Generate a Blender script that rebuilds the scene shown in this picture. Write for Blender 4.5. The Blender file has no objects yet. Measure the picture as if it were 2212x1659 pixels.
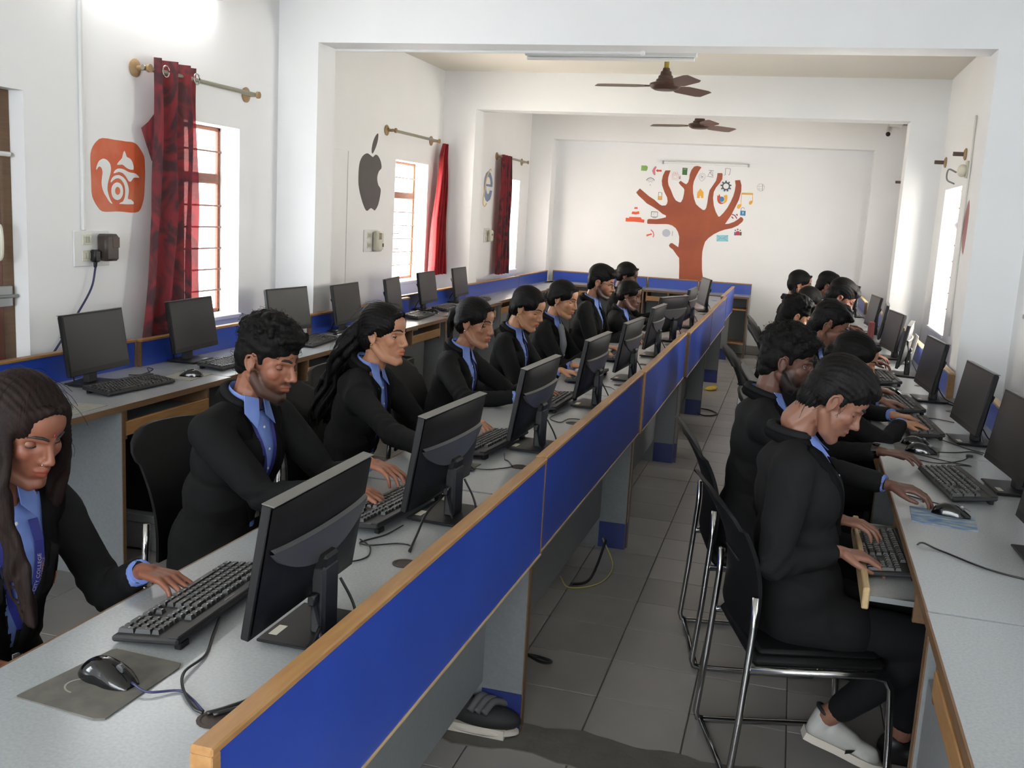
import bpy, math, random
import numpy as np
from mathutils import Vector, Matrix
from mathutils.bvhtree import BVHTree
random.seed(7); RS = np.random.RandomState(7)
C = bpy.context.scene.collection
SC = bpy.context.scene
R = math.radians
# ------------------------------------------------------------ camera
def setup_camera():
    yaw, pitch, roll = R(-15.44), R(-9.84), R(3.23)
    f = Vector((math.sin(yaw)*math.cos(pitch), math.cos(yaw)*math.cos(pitch), math.sin(pitch)))
    r = Vector((math.cos(yaw), -math.sin(yaw), 0)); u = r.cross(f)
    r2 = math.cos(roll)*r + math.sin(roll)*u; u2 = -math.sin(roll)*r + math.cos(roll)*u
    m = Matrix((r2, u2, -f)).transposed().to_4x4(); m.translation = (0, 0, 1.6)
    cd = bpy.data.cameras.new('camera'); cd.lens = 2130/2212*36; cd.sensor_width = 36; cd.sensor_fit = 'HORIZONTAL'
    cd.clip_start = .02; cd.clip_end = 100
    co = bpy.data.objects.new('camera', cd); C.objects.link(co); co.matrix_world = m; SC.camera = co
setup_camera()
# ------------------------------------------------------------ world, light, exposure
SC.view_settings.view_transform = 'Standard'; SC.view_settings.look = 'None'
SC.view_settings.exposure = 1.08; SC.view_settings.gamma = 1; SC.view_settings.use_curve_mapping = False
w = bpy.data.worlds.new('sky'); SC.world = w; w.use_nodes = True
bg = w.node_tree.nodes['Background']; bg.inputs[0].default_value = (.84, .93, 1, 1); bg.inputs[1].default_value = 1.5
def area(name, loc, rot, sx, sy, power, col=(1, 1, 1)):
    l = bpy.data.lights.new(name, 'AREA'); l.shape = 'RECTANGLE'; l.size = sx; l.size_y = sy; l.energy = power; l.color = col
    o = bpy.data.objects.new(name, l); C.objects.link(o); o.location = loc; o.rotation_euler = rot; return o
# daylight outside each window (the sky beyond it), pointing into the room
area('daylight_left_near', (-3.75, 5.08, 1.55), (0, R(-90), 0), 1.6, 1.1, 36, (.92, .97, 1))
area('daylight_left_middle', (-3.92, 8.53, 1.55), (0, R(-90), 0), 1.6, 1.2, 105, (1, .93, .80))
area('daylight_left_far', (-3.92, 11.98, 1.55), (0, R(-90), 0), 1.6, 1.2, 66, (1, .89, .78))
area('daylight_right_middle', (1.85, 8.4, 2.45), (0, R(50), 0), .7, 1.3, 4, (1, .9, .78))
area('daylight_right_far', (1.8, 10.9, 1.55), (0, R(90), 0), 1.5, 1.5, 78, (1, .93, .82))
area('fill_right_hidden', (1.8, 6.75, 1.55), (0, R(90), 0), 1.5, 1.3, 95, (1, .94, .84))  # added fill lamp outside an invented window, brightening the wall opposite
# fill lamps added out of view, behind invented windows, to brighten the near bay
area('fill_behind', (-1.1, -3.7, 1.85), (R(90), 0, 0), 3.6, 1.9, 150, (.9, .95, 1))
area('fill_left_behind', (-3.85, 0.1, 1.6), (0, R(-90), 0), 1.6, 1.5, 70, (.9, .96, 1))
area('fill_right_near', (1.8, 2.1, 1.6), (0, R(90), 0), 1.6, 1.5, 8, (.93, .97, 1))
area('fill_right_behind', (1.8, -1.1, 1.6), (0, R(90), 0), 1.6, 1.5, 36, (.95, .98, 1))

# ------------------------------------------------------------ helpers
def lin(c):
    if isinstance(c, str):
        c = [int(c[i:i+2], 16)/255 for i in (0, 2, 4)]
    return tuple(((x/12.92) if x <= .04045 else ((x+.055)/1.055)**2.4) for x in c)+(1,)
MATS = {}
def mat(name, col, rough=.6, metal=0, noise=None, bump=None, spec=.5, trans=0, emit=None, coat=0, sheen=0):
    """noise = (scale, colour2, stretch xyz, contrast)   bump = (scale, strength, distance, stretch xyz)"""
    if name in MATS: return MATS[name]
    m = bpy.data.materials.new(name); m.use_nodes = True; nt = m.node_tree; b = nt.nodes['Principled BSDF']
    c1 = lin(col); b.inputs['Base Color'].default_value = c1; b.inputs['Roughness'].default_value = rough
    b.inputs['Metallic'].default_value = metal; b.inputs['Specular IOR Level'].default_value = spec
    b.inputs['Coat Weight'].default_value = coat; b.inputs['Sheen Weight'].default_value = sheen
    if emit: b.inputs['Emission Color'].default_value = lin(emit[0]); b.inputs['Emission Strength'].default_value = emit[1]
    tc = nt.nodes.new('ShaderNodeTexCoord')
    def tex(scale, st, detail=5):
        mp = nt.nodes.new('ShaderNodeMapping'); mp.inputs['Scale'].default_value = st
        nt.links.new(tc.outputs['Object'], mp.inputs[0])
        n = nt.nodes.new('ShaderNodeTexNoise'); n.inputs['Scale'].default_value = scale; n.inputs['Detail'].default_value = detail
        nt.links.new(mp.outputs[0], n.inputs['Vector']); return n
    if noise:
        n = tex(noise[0], noise[2] if len(noise) > 2 else (1, 1, 1))
        cr = nt.nodes.new('ShaderNodeValToRGB'); k = noise[3] if len(noise) > 3 else .25
        cr.color_ramp.elements[0].position = .5-k; cr.color_ramp.elements[1].position = .5+k
        cr.color_ramp.elements[0].color = c1; cr.color_ramp.elements[1].color = lin(noise[1])
        nt.links.new(n.outputs[0], cr.inputs[0]); nt.links.new(cr.outputs[0], b.inputs['Base Color'])
    if bump:
        n = tex(bump[0], bump[3] if len(bump) > 3 else (1, 1, 1), 6)
        bp = nt.nodes.new('ShaderNodeBump'); bp.inputs['Strength'].default_value = bump[1]; bp.inputs['Distance'].default_value = bump[2]
        nt.links.new(n.outputs[0], bp.inputs['Height']); nt.links.new(bp.outputs[0], b.inputs['Normal'])
    if trans:
        tr = nt.nodes.new('ShaderNodeBsdfTranslucent'); mx = nt.nodes.new('ShaderNodeMixShader'); mx.inputs[0].default_value = trans
        src = b.inputs['Base Color'].links[0].from_socket if b.inputs['Base Color'].links else None
        if src: nt.links.new(src, tr.inputs[0])
        else: tr.inputs[0].default_value = c1
        nt.links.new(b.outputs[0], mx.inputs[1]); nt.links.new(tr.outputs[0], mx.inputs[2])
        nt.links.new(mx.outputs[0], nt.nodes['Material Output'].inputs[0])
    MATS[name] = m; return m
M = lambda n: MATS[n]
mat('plaster', 'ebebea', .55, noise=(1.3, 'e3e3e3', (1, 1, 1), .3), bump=(60, .12, .002))
mat('plaster_ceiling', 'dcd6ca', .7, bump=(40, .1, .002))
mat('laminate', '95989a', .27, noise=(160, '8a8d8f', (1, 1, 1), .2), bump=(300, .05, .0005), spec=.5)
mat('laminate_grey', '787b7d', .42, noise=(90, '6f7274'), spec=.4)
mat('laminate_blue', '2745a2', .3, noise=(3, '213c91'), bump=(200, .04, .0004))
mat('kick_blue', '1f2c66', .4)
mat('pine', 'a07a4c', .42, noise=(9, '8a5f34', (9, 1, 9), .3), bump=(30, .15, .001, (9, 1, 9)))
mat('pine_dark', '6d5236', .5, noise=(9, '5b4028', (9, 1, 9), .3))
mat('pine_pale', 'b9a37c', .45, noise=(9, 'a08358', (9, 1, 9), .3))
mat('black_plastic', '101011', .45, noise=(40, '0c0c0d'), bump=(400, .1, .0003), spec=.3)
mat('black_matte', '19191a', .55, bump=(600, .15, .0003))
mat('black_gloss', '0c0c0d', .12)
mat('grey_band', '3b3c3d', .3)
mat('bezel_top', '5c5b58', .35)
mat('screen_off', '1d1c1b', .34, noise=(2, '222120'), spec=.3)
mat('cable', '0f0f10', .4); mat('cable_blue', '23264d', .45); mat('cable_grey', '77797a', .5); mat('cable_yellow', '9c9358', .5)
mat('sticker', 'b6b2a3', .5); mat('key', '232323', .42, bump=(300, .06, .0002)); mat('legend', 'c9c9c6', .5)
mat('pad', '4d4b47', .75, noise=(24, '5d5a52', (1, 1, 1), .15), bump=(150, .3, .0006)); mat('pad_pale', '8a897f', .8, noise=(30, '77766d')); mat('pad_blue', '4c6794', .7, noise=(18, '8f9a96', (1, 3, 1), .12))
mat('chrome', 'b5b5b5', .16, 1); mat('chair_plastic', '0d0d0e', .6, bump=(260, .2, .0006), spec=.2)
mat('door_wood', '6e3b25', .5, noise=(5, '54301f', (6, 6, 1), .3), bump=(18, .2, .002, (6, 6, 1)))
mat('steel', '8d9090', .35, .8); mat('ivory', 'c9c6b4', .4); mat('white_plastic', 'd5d5d3', .35); mat('switch', 'b3b1a0', .4)
mat('adapter', '2a2523', .4, noise=(20, '453a33'))
mat('window_wood', '8a4a2c', .55, noise=(20, '6d3a24', (1, 1, 4))); mat('bar', '6f3f2a', .5)
mat('brass', '8a6c42', .5, .1, noise=(12, 'a58a66')); mat('rod_metal', '8c8878', .35, .5)
mat('fan_brown', '4a352b', .35, noise=(8, '3a2921')); mat('fan_blade', '5b4238', .35); mat('fan_gold', '9d8a3c', .35, .5)
mat('tube_body', 'd9dde0', .35); mat('tube_glow', 'ffffff', .4, emit=('ffffff', 22)); mat('tube_off', 'e8e8e6', .25)
mat('cement', '4f4c48', .85, noise=(14, '5f5b54', (1, 1, 1), .3), bump=(60, .5, .004)); mat('grout', '5a5651', .8)
mat('red_box', '7a3430', .5); mat('paper', 'd9d9d2', .6); mat('yellow_cloth', 'b79a2c', .8, bump=(30, .5, .006))
mat('bag_grey', '4b4c4d', .7, bump=(120, .3, .001)); mat('bag_black', '151516', .7); mat('rubber_white', 'b9b2a6', .6)
mat('brick', 'b98a72', .85, noise=(6, 'a06f58'), bump=(40, .4, .004)); mat('mortar', 'c9bba9', .9)
mat('whiteboard', 'd4d9df', .2); mat('tower', '111112', .35)
def tile_mat():
    m = mat('tile', '817e7b', .33, noise=(2.6, '918d89', (1, 1, 1), .22), bump=(9, .12, .002)); nt = m.node_tree
    b = nt.nodes['Principled BSDF']; src = b.inputs['Base Color'].links[0].from_socket
    oi = nt.nodes.new('ShaderNodeObjectInfo'); hs = nt.nodes.new('ShaderNodeHueSaturation')
    mr = nt.nodes.new('ShaderNodeMapRange'); mr.inputs[3].default_value = .86; mr.inputs[4].default_value = 1.1
    nt.links.new(oi.outputs['Random'], mr.inputs[0]); nt.links.new(mr.outputs[0], hs.inputs['Value'])
    nt.links.new(src, hs.inputs['Color']); nt.links.new(hs.outputs[0], b.inputs['Base Color'])
tile_mat()
def curtain_mat(name, c1, c2, trans):
    m = mat(name, c1, .7, sheen=.3); nt = m.node_tree; b = nt.nodes['Principled BSDF']
    tc = nt.nodes.new('ShaderNodeTexCoord'); n1 = nt.nodes.new('ShaderNodeTexNoise'); n1.inputs['Scale'].default_value = 5; n1.inputs['Distortion'].default_value = 2.6; n1.inputs['Detail'].default_value = 2
    wv = nt.nodes.new('ShaderNodeMapping'); wv.inputs['Scale'].default_value = (1, 1, .7)
    cr = nt.nodes.new('ShaderNodeValToRGB'); cr.color_ramp.elements[0].position = .42; cr.color_ramp.elements[1].position = .58
    cr.color_ramp.elements[0].color = lin(c1); cr.color_ramp.elements[1].color = lin(c2)
    nt.links.new(tc.outputs['Object'], wv.inputs[0]); nt.links.new(wv.outputs[0], n1.inputs['Vector']); nt.links.new(n1.outputs[0], cr.inputs[0])
    nt.links.new(cr.outputs[0], b.inputs['Base Color'])
    tr = nt.nodes.new('ShaderNodeBsdfTranslucent'); nt.links.new(cr.outputs[0], tr.inputs[0])
    tp = nt.nodes.new('ShaderNodeBsdfTransparent'); tp.inputs[0].default_value = (1, .35, .3, 1)
    mx = nt.nodes.new('ShaderNodeMixShader'); mx.inputs[0].default_value = trans
    mx2 = nt.nodes.new('ShaderNodeMixShader'); mx2.inputs[0].default_value = .06
    nt.links.new(b.outputs[0], mx.inputs[1]); nt.links.new(tr.outputs[0], mx.inputs[2])
    nt.links.new(mx.outputs[0], mx2.inputs[1]); nt.links.new(tp.outputs[0], mx2.inputs[2])
    nt.links.new(mx2.outputs[0], nt.nodes['Material Output'].inputs[0])
curtain_mat('curtain_dark', '86202b', '442028', .22)
curtain_mat('curtain_red', 'a3131f', '8c0f1b', .35)
def glass_mat(name, k):
    m = mat(name, 'f4f7f8', .3); nt = m.node_tree
    tr = nt.nodes.new('ShaderNodeBsdfTranslucent'); tr.inputs[0].default_value = (.95, .96, .97, 1)
    tp = nt.nodes.new('ShaderNodeBsdfTransparent'); mx = nt.nodes.new('ShaderNodeMixShader'); mx.inputs[0].default_value = k
    nt.links.new(tr.outputs[0], mx.inputs[1]); nt.links.new(tp.outputs[0], mx.inputs[2]); nt.links.new(mx.outputs[0], nt.nodes['Material Output'].inputs[0])
glass_mat('glass_frosted', .75); glass_mat('glass_clear', .97)

def tagit(o, label=None, cat=None, group=None, kind=None):
    if label: o['label'] = label
    if cat: o['category'] = cat
    if group: o['group'] = group
    if kind: o['kind'] = kind
    return o
def empty(name, loc=(0, 0, 0), rz=0, label=None, cat=None, group=None, kind=None):
    o = bpy.data.objects.new(name, None); C.objects.link(o); o.location = loc; o.rotation_euler = (0, 0, rz); o.empty_display_size = .05
    return tagit(o, label, cat, group, kind)
class MB:
    def __init__(s, T=None): s.v = []; s.f = []; s.T = T or (lambda p: p); s.mi = []; s.cm = 0
    def add(s, vs, fs):
        n = len(s.v); s.v += [s.T(tuple(p)) for p in vs]; s.f += [tuple(i+n for i in q) for q in fs]; s.mi += [s.cm]*len(fs); return s
    def box(s, x0, x1, y0, y1, z0, z1):
        v = [(x, y, z) for x in (x0, x1) for y in (y0, y1) for z in (z0, z1)]
        return s.add(v, [(0, 1, 3, 2), (4, 6, 7, 5), (0, 4, 5, 1), (2, 3, 7, 6), (0, 2, 6, 4), (1, 5, 7, 3)])
    def bbox(s, x0, x1, y0, y1, z0, z1, b=.004):
        """box with chamfered edges"""
        c = ((x0+x1)/2, (y0+y1)/2, (z0+z1)/2); h = ((x1-x0)/2, (y1-y0)/2, (z1-z0)/2); b = min(b, min(h)*.9)
        v = []; ix = {}
        for sx in (-1, 1):
            for sy in (-1, 1):
                for sz in (-1, 1):
                    for a in range(3):
                        p = [c[0]+sx*(h[0]-(b if a != 0 else 0)), c[1]+sy*(h[1]-(b if a != 1 else 0)), c[2]+sz*(h[2]-(b if a != 2 else 0))]
                        ix[(sx, sy, sz, a)] = len(v); v.append(p)
        f = []
        S = (-1, 1)
        for q in S:
            f.append([ix[(q, a, b_, 0)] for a, b_ in ((-1, -1), (1, -1), (1, 1), (-1, 1))])
            f.append([ix[(a, q, b_, 1)] for a, b_ in ((-1, -1), (1, -1), (1, 1), (-1, 1))])
            f.append([ix[(a, b_, q, 2)] for a, b_ in ((-1, -1), (1, -1), (1, 1), (-1, 1))])
        for a in S:
            for b_ in S:
                f.append([ix[(a, b_, -1, 0)], ix[(a, b_, 1, 0)], ix[(a, b_, 1, 1)], ix[(a, b_, -1, 1)]])
                f.append([ix[(a, -1, b_, 0)], ix[(a, 1, b_, 0)], ix[(a, 1, b_, 2)], ix[(a, -1, b_, 2)]])
                f.append([ix[(-1, a, b_, 1)], ix[(1, a, b_, 1)], ix[(1, a, b_, 2)], ix[(-1, a, b_, 2)]])
                for d in S: f.append([ix[(a, b_, d, k)] for k in range(3)])
        return s.add(v, f)
    def poly(s, pts, lift):
        """flat ngon given in 3d, thickened by vector lift"""
        n = len(pts); v = list(pts)+[tuple(Vector(p)+Vector(lift)) for p in pts]
        return s.add(v, [tuple(range(n-1, -1, -1)), tuple(range(n, 2*n))]+[(i, (i+1) % n, n+(i+1) % n, n+i) for i in range(n)])
    def tube(s, pts, r, seg=8, caps=True):
        P = [Vector(p) for p in pts]; rr = r if hasattr(r, '__len__') else [r]*len(P); v = []; f = []; prev = None
        for i, p in enumerate(P):
            d = (P[min(i+1, len(P)-1)]-P[max(i-1, 0)]).normalized()
            if prev is None: a = d.orthogonal().normalized()
            else:
                a = prev-d*prev.dot(d)
                a = a.normalized() if a.length > 1e-6 else d.orthogonal().normalized()
            prev = a; b = d.cross(a)
            for k in range(seg):
                t = 2*math.pi*k/seg; v.append(p+(a*math.cos(t)+b*math.sin(t))*rr[i])
        for i in range(len(P)-1):
            for k in range(seg): f.append((i*seg+k, i*seg+(k+1) % seg, (i+1)*seg+(k+1) % seg, (i+1)*seg+k))
        if caps: f.append(tuple(range(seg-1, -1, -1))); f.append(tuple((len(P)-1)*seg+k for k in range(seg)))
        return s.add(v, f)
    def ell(s, c, r, rot=None, nu=14, nv=9):
        v = []; f = []; c = Vector(c); rot = rot or Matrix.Identity(3)
        if not hasattr(r, '__len__'): r = (r, r, r)
        v.append(c+rot@Vector((0, 0, r[2])))
        for i in range(1, nv):
            t = math.pi*i/nv
            for k in range(nu):
                a = 2*math.pi*k/nu; v.append(c+rot@Vector((r[0]*math.sin(t)*math.cos(a), r[1]*math.sin(t)*math.sin(a), r[2]*math.cos(t))))
        v.append(c+rot@Vector((0, 0, -r[2]))); L = len(v)-1
        for k in range(nu): f.append((0, 1+k, 1+(k+1) % nu)); f.append((L, L-nu+(k+1) % nu, L-nu+k))
        for i in range(nv-2):
            for k in range(nu): f.append((1+i*nu+k, 1+(i+1)*nu+k, 1+(i+1)*nu+(k+1) % nu, 1+i*nu+(k+1) % nu))
        return s.add(v, f)
    def cap(s, a, b, ra, rb, seg=12, n=4):
        """tapered capsule"""
        a = Vector(a); b = Vector(b); d = b-a
        if d.length < 1e-5: return s.ell(a, ra)
        d.normalize(); P = []; rr = []
        for i in range(n+1):
            t = math.pi/2*(1-i/n); P.append(a-d*ra*math.sin(t)); rr.append(max(ra*math.cos(t), ra*.08))
        for i in range(n+1):
            t = math.pi/2*i/n; P.append(b+d*rb*math.sin(t)); rr.append(max(rb*math.cos(t), rb*.08))
        return s.tube(P, rr, seg)
    def chain(s, pts, rr, seg=12):
        for i in range(len(pts)-1): s.cap(pts[i], pts[i+1], rr[i], rr[i+1], seg)
        return s
    def lathe(s, prof, c=(0, 0, 0), seg=20, axis='z'):
        v = []; f = []
        for r, z in prof:
            for k in range(seg):
                a = 2*math.pi*k/seg; p = (r*math.cos(a), r*math.sin(a), z)
                if axis == 'x': p = (z, p[0], p[1])
                if axis == 'y': p = (p[0], z, p[1])
                v.append((p[0]+c[0], p[1]+c[1], p[2]+c[2]))
        for i in range(len(prof)-1):
            for k in range(seg): f.append((i*seg+k, i*seg+(k+1) % seg, (i+1)*seg+(k+1) % seg, (i+1)*seg+k))
        f.append(tuple(range(seg-1, -1, -1))); f.append(tuple((len(prof)-1)*seg+k for k in range(seg)))
        return s.add(v, f)
    def mesh(s, name, mats, smooth=False):
        me = bpy.data.meshes.new(name); me.from_pydata([tuple(p) for p in s.v], [], s.f)
        for m in (mats if isinstance(mats, (list, tuple)) else [mats]): me.materials.append(M(m) if isinstance(m, str) else m)
        if any(s.mi): me.polygons.foreach_set('material_index', s.mi)
        me.validate(); me.update()
        import bmesh
        bm = bmesh.new(); bm.from_mesh(me); bmesh.ops.recalc_face_normals(bm, faces=bm.faces); bm.to_mesh(me); bm.free()
        if smooth:
            me.polygons.foreach_set('use_smooth', [True]*len(me.polygons))
            if smooth != 'all': me.set_sharp_from_angle(angle=R(40))
        return me
    def build(s, name, mats, parent=None, smooth=False, **k):
        return link(name, s.mesh(name, mats, smooth), parent, **k)
def link(name, me, parent=None, label=None, cat=None, group=None, kind=None):
    o = bpy.data.objects.new(name, me); C.objects.link(o)
    if parent is not None: o.parent = parent
    return tagit(o, label, cat, group, kind)
def copy_tree(o, parent=None):
    c = o.copy(); C.objects.link(c); c.parent = parent
    for ch in list(o.children): copy_tree(ch, c)
    return c
def spl(pts, n=6):
    """Catmull-Rom through 3d points"""
    P = [Vector(p) for p in pts]; P = [P[0]*2-P[1]]+P+[P[-1]*2-P[-2]]; o = []
    for i in range(1, len(P)-2):
        for k in range(n):
            t = k/n; a, b, c, d = P[i-1], P[i], P[i+1], P[i+2]
            o.append(.5*((2*b)+(c-a)*t+(2*a-5*b+4*c-d)*t*t+(3*b-a-3*c+d)*t**3))
    o.append(P[-2]); return o

# ------------------------------------------------------------ room
XL1, XL2, XR1, XR2 = -3.25, -3.41, 1.16, 1.13
Y1, Y2, Y3, YB, YF = 5.81, 9.3, 12.6, 12.85, -3.2
ZC = 2.91
def struct(name, mb, m='plaster', parent=None, smooth=False): return mb.build(name, m, parent, smooth, kind=None if parent else 'structure')
# walls with openings: list of rects in (y,z) cut out of a slab
def wall_x(name, x0, x1, y0, y1, z1, holes):
    mb = MB(); ys = sorted({y0, y1, *[h[0] for h in holes], *[h[1] for h in holes]})
    for a, b in zip(ys[:-1], ys[1:]):
        cut = sorted([(h[2], h[3]) for h in holes if h[0] <= a+1e-6 and h[1] >= b-1e-6]); z = -.05
        for c0, c1 in cut:
            if c0 > z: mb.box(x0, x1, a, b, z, c0)
            z = c1
        if z < z1: mb.box(x0, x1, a, b, z, z1)
    return struct(name, mb)
WL1 = (4.80, 5.36, .90, 2.0)      # window left near  (y0,y1,z0,z1)
WL2 = (8.15, 8.94, .93, 2.0)
WL3 = (11.55, 12.18, .9, 2.0)
WR2 = (8.0, 8.87, .87, 1.98)
WR3 = (10.3, 11.5, .87, 1.98); WR10 = (6.3, 7.2, .87, 1.98)
WR6, WR7, WL8 = (1.6, 2.6, .9, 2.1), (-1.6, -.6, .9, 2.1), (-.4, .6, .9, 2.1)  # openings of the invented windows, all out of view
DOOR = (2.75, 3.63, 0, 2.0)
wall_x('wall_left', XL1-.2, XL1, YF, Y1+.1, ZC, [(DOOR[0], DOOR[1], 0, 2.0), WL1, WL8])
wall_x('wall_left_far', XL2-.2, XL2, Y1+.1, YB+.2, ZC, [WL2, WL3])
wall_x('wall_right', XR1, XR1+.2, YF, Y1+.1, ZC, [WR6, WR7])
wall_x('wall_right_far', XR2, XR2+.16, Y1+.1, YB+.2, ZC, [WR10, WR2, WR3])
struct('wall_back', MB().box(XL2-.2, XR2+.2, YB, YB+.2, -.05, ZC))
mbf = MB(); mbf.box(XL1-.2, -2.9, YF-.15, YF, -.05, ZC); mbf.box(.7, XR1+.2, YF-.15, YF, -.05, ZC); mbf.box(-2.9, .7, YF-.15, YF, -.05, .85); mbf.box(-2.9, .7, YF-.15, YF, 2.65, ZC)
struct('wall_front', mbf)
def portal(name, ya, yb, xl, xr, zt, XA, XB):
    mb = MB(); mb.box(XA, xl, ya, yb, -.05, ZC); mb.box(xr, XB, ya, yb, -.05, ZC); mb.box(xl, xr, ya, yb, zt, ZC)
    return struct(name, mb)
portal('wall_arch_near', Y1, Y1+.24, -2.975, .909, 2.575, XL1, XR1+.02)
portal('wall_arch_middle', Y2, Y2+.26, -3.08, .84, 2.56, XL2, XR2)
portal('wall_arch_far', Y3, YB, -3.115, .785, 2.56, XL2, XR2)
struct('ceiling', MB().box(XL2-.2, XR1+.2, YF-.1, YB+.2, ZC, ZC+.15), 'plaster_ceiling')
# raised plaster edges and old panel lines on the walls
struct('trim_1', MB().box(XL2, XL2+.006, 6.1, 7.2, 2.0, 2.008).box(XL2, XL2+.006, 7.19, 7.2, .75, 2.0))
struct('trim_2', MB().box(XL2, XL2+.006, 9.6, 10.5, 2.0, 2.008).box(XL2, XL2+.006, 10.49, 10.5, .75, 2.0))
struct('baseboard_back', MB().box(-3.1, .78, YB-.012, YB, 0, .1), mat('base_tile', '8d8880', .4))
struct('baseboard_right', MB().box(XR2-.012, XR2, Y2+.27, Y3, 0, .1).box(XR2-.012, XR2, Y1+.25, Y2, 0, .1), 'base_tile')
# floor and its tiles
floor = struct('floor', MB().box(XL2-.15, XR1+.15, YF-.1, YB+.15, -.1, -.006), 'grout')
TX, TY, T0X, T0Y = .312, .300, -.497, 2.80
def tile_mesh(v):
    g = .0022; mb = MB(); mb.bbox(g, TX-g, g, TY-g, -.02, .0, .0015); return mb.mesh('floor_tile', 'tile')
tm = tile_mesh(0); rest = MB(); nt_ = 0
cem = lambda x: (2.655+.06*math.sin(x*5), 2.83+.03*math.sin(x*9+1))
for i in range(-10, 6):
    for j in range(-20, 34):
        x, y = T0X+i*TX, T0Y+j*TY
        if x < XL2-.2 or x+TX > XR1+.14 or y < YF-.2 or y+TY > YB+.14: continue
        if 2.60 < y+TY/2 < 2.80 and x > -1.2: pass
        aisle = -2 <= i <= 2 and -2 <= j <= 22; left = -8 <= i <= -4 and -4 <= j <= 6
        if aisle or left:
            o = link('floor_tile', tm, floor); o.location = (x, y, RS.uniform(-.0006, .0006)); nt_ += 1
        else: rest.bbox(x+.0022, x+TX-.0022, y+.0022, y+TY-.0022, -.02, 0, .0015)
rest.build('distant_tiles', 'tile', floor, kind='stuff')
pc = []; xs = np.linspace(-1.3, 1.1, 60)
top = [(x, 2.83+.012*math.sin(x*23)+.012*math.sin(x*9)+RS.uniform(-.006, .006), .0035) for x in xs]
bot = [(x, 2.655+.015*math.sin(x*17)+RS.uniform(-.006, .006), .0035) for x in xs]
MB().poly(top+bot[::-1], (0, 0, -.004)).build('cement_strip', 'cement', floor, label='rough dark cement strip across the tiles')

# ------------------------------------------------------------ windows, doors
def window(name, x, side, W, wood=True, mull=True, nbar=8, zt=1.70):
    gl = 'glass_clear' if name == 'window_4' else 'glass_frosted'
    y0, y1, z0, z1 = W; root = empty(name, (x, (y0+y1)/2, z0), kind='structure')
    o = lambda: MB(lambda p: (p[0]*side, p[1]-(y0+y1)/2, p[2]-z0))
    d = .13
    f = o(); t = .022
    f.bbox(d, d+.03, y0, y0+t, z0, z1).bbox(d, d+.03, y1-t, y1, z0, z1).bbox(d, d+.03, y0, y1, z1-t, z1).bbox(d, d+.03, y0, y1, z0, z0+t)
    f.build('window_frame', 'window_wood', root)
    o().bbox(d-.005, d+.035, y0+t, y1-t, zt-.03, zt+.03).build('transom', 'window_wood', root)
    if mull: o().bbox(d, d+.03, y0+.27, y0+.315, z0+t, zt-.03).build('mullion', 'window_wood', root)
    if mull:
        o().bbox(d-.03, d, y0+.28, y0+.38, 1.35, 1.36).build('latch', 'bar', root); o().bbox(d-.03, d, y0+.28, y0+.38, 1.21, 1.22).build('latch', 'bar', root)
    zs = [z1-.14]+[zt-.03-(zt-.03-z0)*k/6.1 for k in range(1, 6)]
    if mull: o().tube([(d+.01, y0+.31, zt), (d+.01, y0+.31, z1)], .005, 6).build('grille_bar', 'bar', root)
    for z in zs: o().tube([(d-.008, y0+.005, z), (d-.008, y1-.005, z-.002)], .0055, 6).build('grille_bar', 'bar', root)
    o().box(d+.018, d+.021, y0+t, y1-t, zt+.03, z1-t).build('pane', gl, root)
    if mull:
        o().box(d+.018, d+.021, y0+t, y0+.27, z0+t, zt-.03).build('pane', gl, root)
        o().box(d+.018, d+.021, y0+.315, y1-t, z0+t, zt-.03).build('pane', gl, root)
    else: o().box(d+.018, d+.021, y0+t, y1-t, z0+t, zt-.03).build('pane', gl, root)
    o().bbox(-.02 if side < 0 else -.015, d, y0-.01, y1+.01, z0-.025, z0+.001).build('window_sill', 'plaster', root)
    return root
window('window_1', XL1, -1, WL1, mull=False); window('window_2', XL2, -1, WL2); window('window_3', XL2, -1, WL3)
window('window_4', XR2, 1, WR2, mull=False); window('window_5', XR2, 1, WR3, mull=False); window('fill_window_10', XR2, 1, WR10, mull=False)  # the last one is invented, hidden by the pillar, to admit fill light
window('fill_window_6', XR1, 1, WR6); window('fill_window_7', XR1, 1, WR7); window('fill_window_8', XL1, -1, WL8)  # unseen windows invented so the fill lamps can shine in
w9 = empty('fill_window_9', (-1.1, YF-.08, .85), kind='structure')  # unseen window invented in the front wall for the rear fill lamp
for k in range(7): MB().bbox(-1.8+k*.6-.02, -1.8+k*.6+.02, -.02, .02, 0, 1.8, .003).build('mullion', 'window_wood', w9)
for k in range(6): MB().box(-1.78+k*.6, -1.22+k*.6, -.003, .003, .02, 1.78).build('pane', 'glass_frosted', w9)
dr = empty('door_1', (XL1, 3.2, 0), kind='structure'); o = lambda: MB(lambda p: (p[0]+.0, p[1]-3.2, p[2]))
o().bbox(-.11, -.07, 2.79, 3.56, 0, 1.955).build('door_panel', 'door_wood', dr)
o().bbox(-.13, -.075, 3.56, 3.632, 0, 2.002).bbox(-.13, -.075, 2.748, 2.79, 0, 2.002).bbox(-.13, -.075, 2.79, 3.56, 1.955, 2.002).build('door_frame', 'pine_dark', dr)
h = o(); h.tube(spl([(-.07, 3.51, 1.42), (-.03, 3.51, 1.415), (-.03, 3.51, 1.29), (-.07, 3.51, 1.285)]), .009).build('door_handle', 'ivory', dr, True)
o().bbox(-.075, -.055, 3.42, 3.60, 1.07, 1.16).tube([(-.05, 3.40, 1.115), (-.05, 3.62, 1.115)], .008).build('latch_plate', 'steel', dr)
o().tube([(-.06, 3.3, 1.73), (-.055, 3.60, 1.728)], .011).build('door_bolt', 'white_plastic', dr, True)

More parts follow.
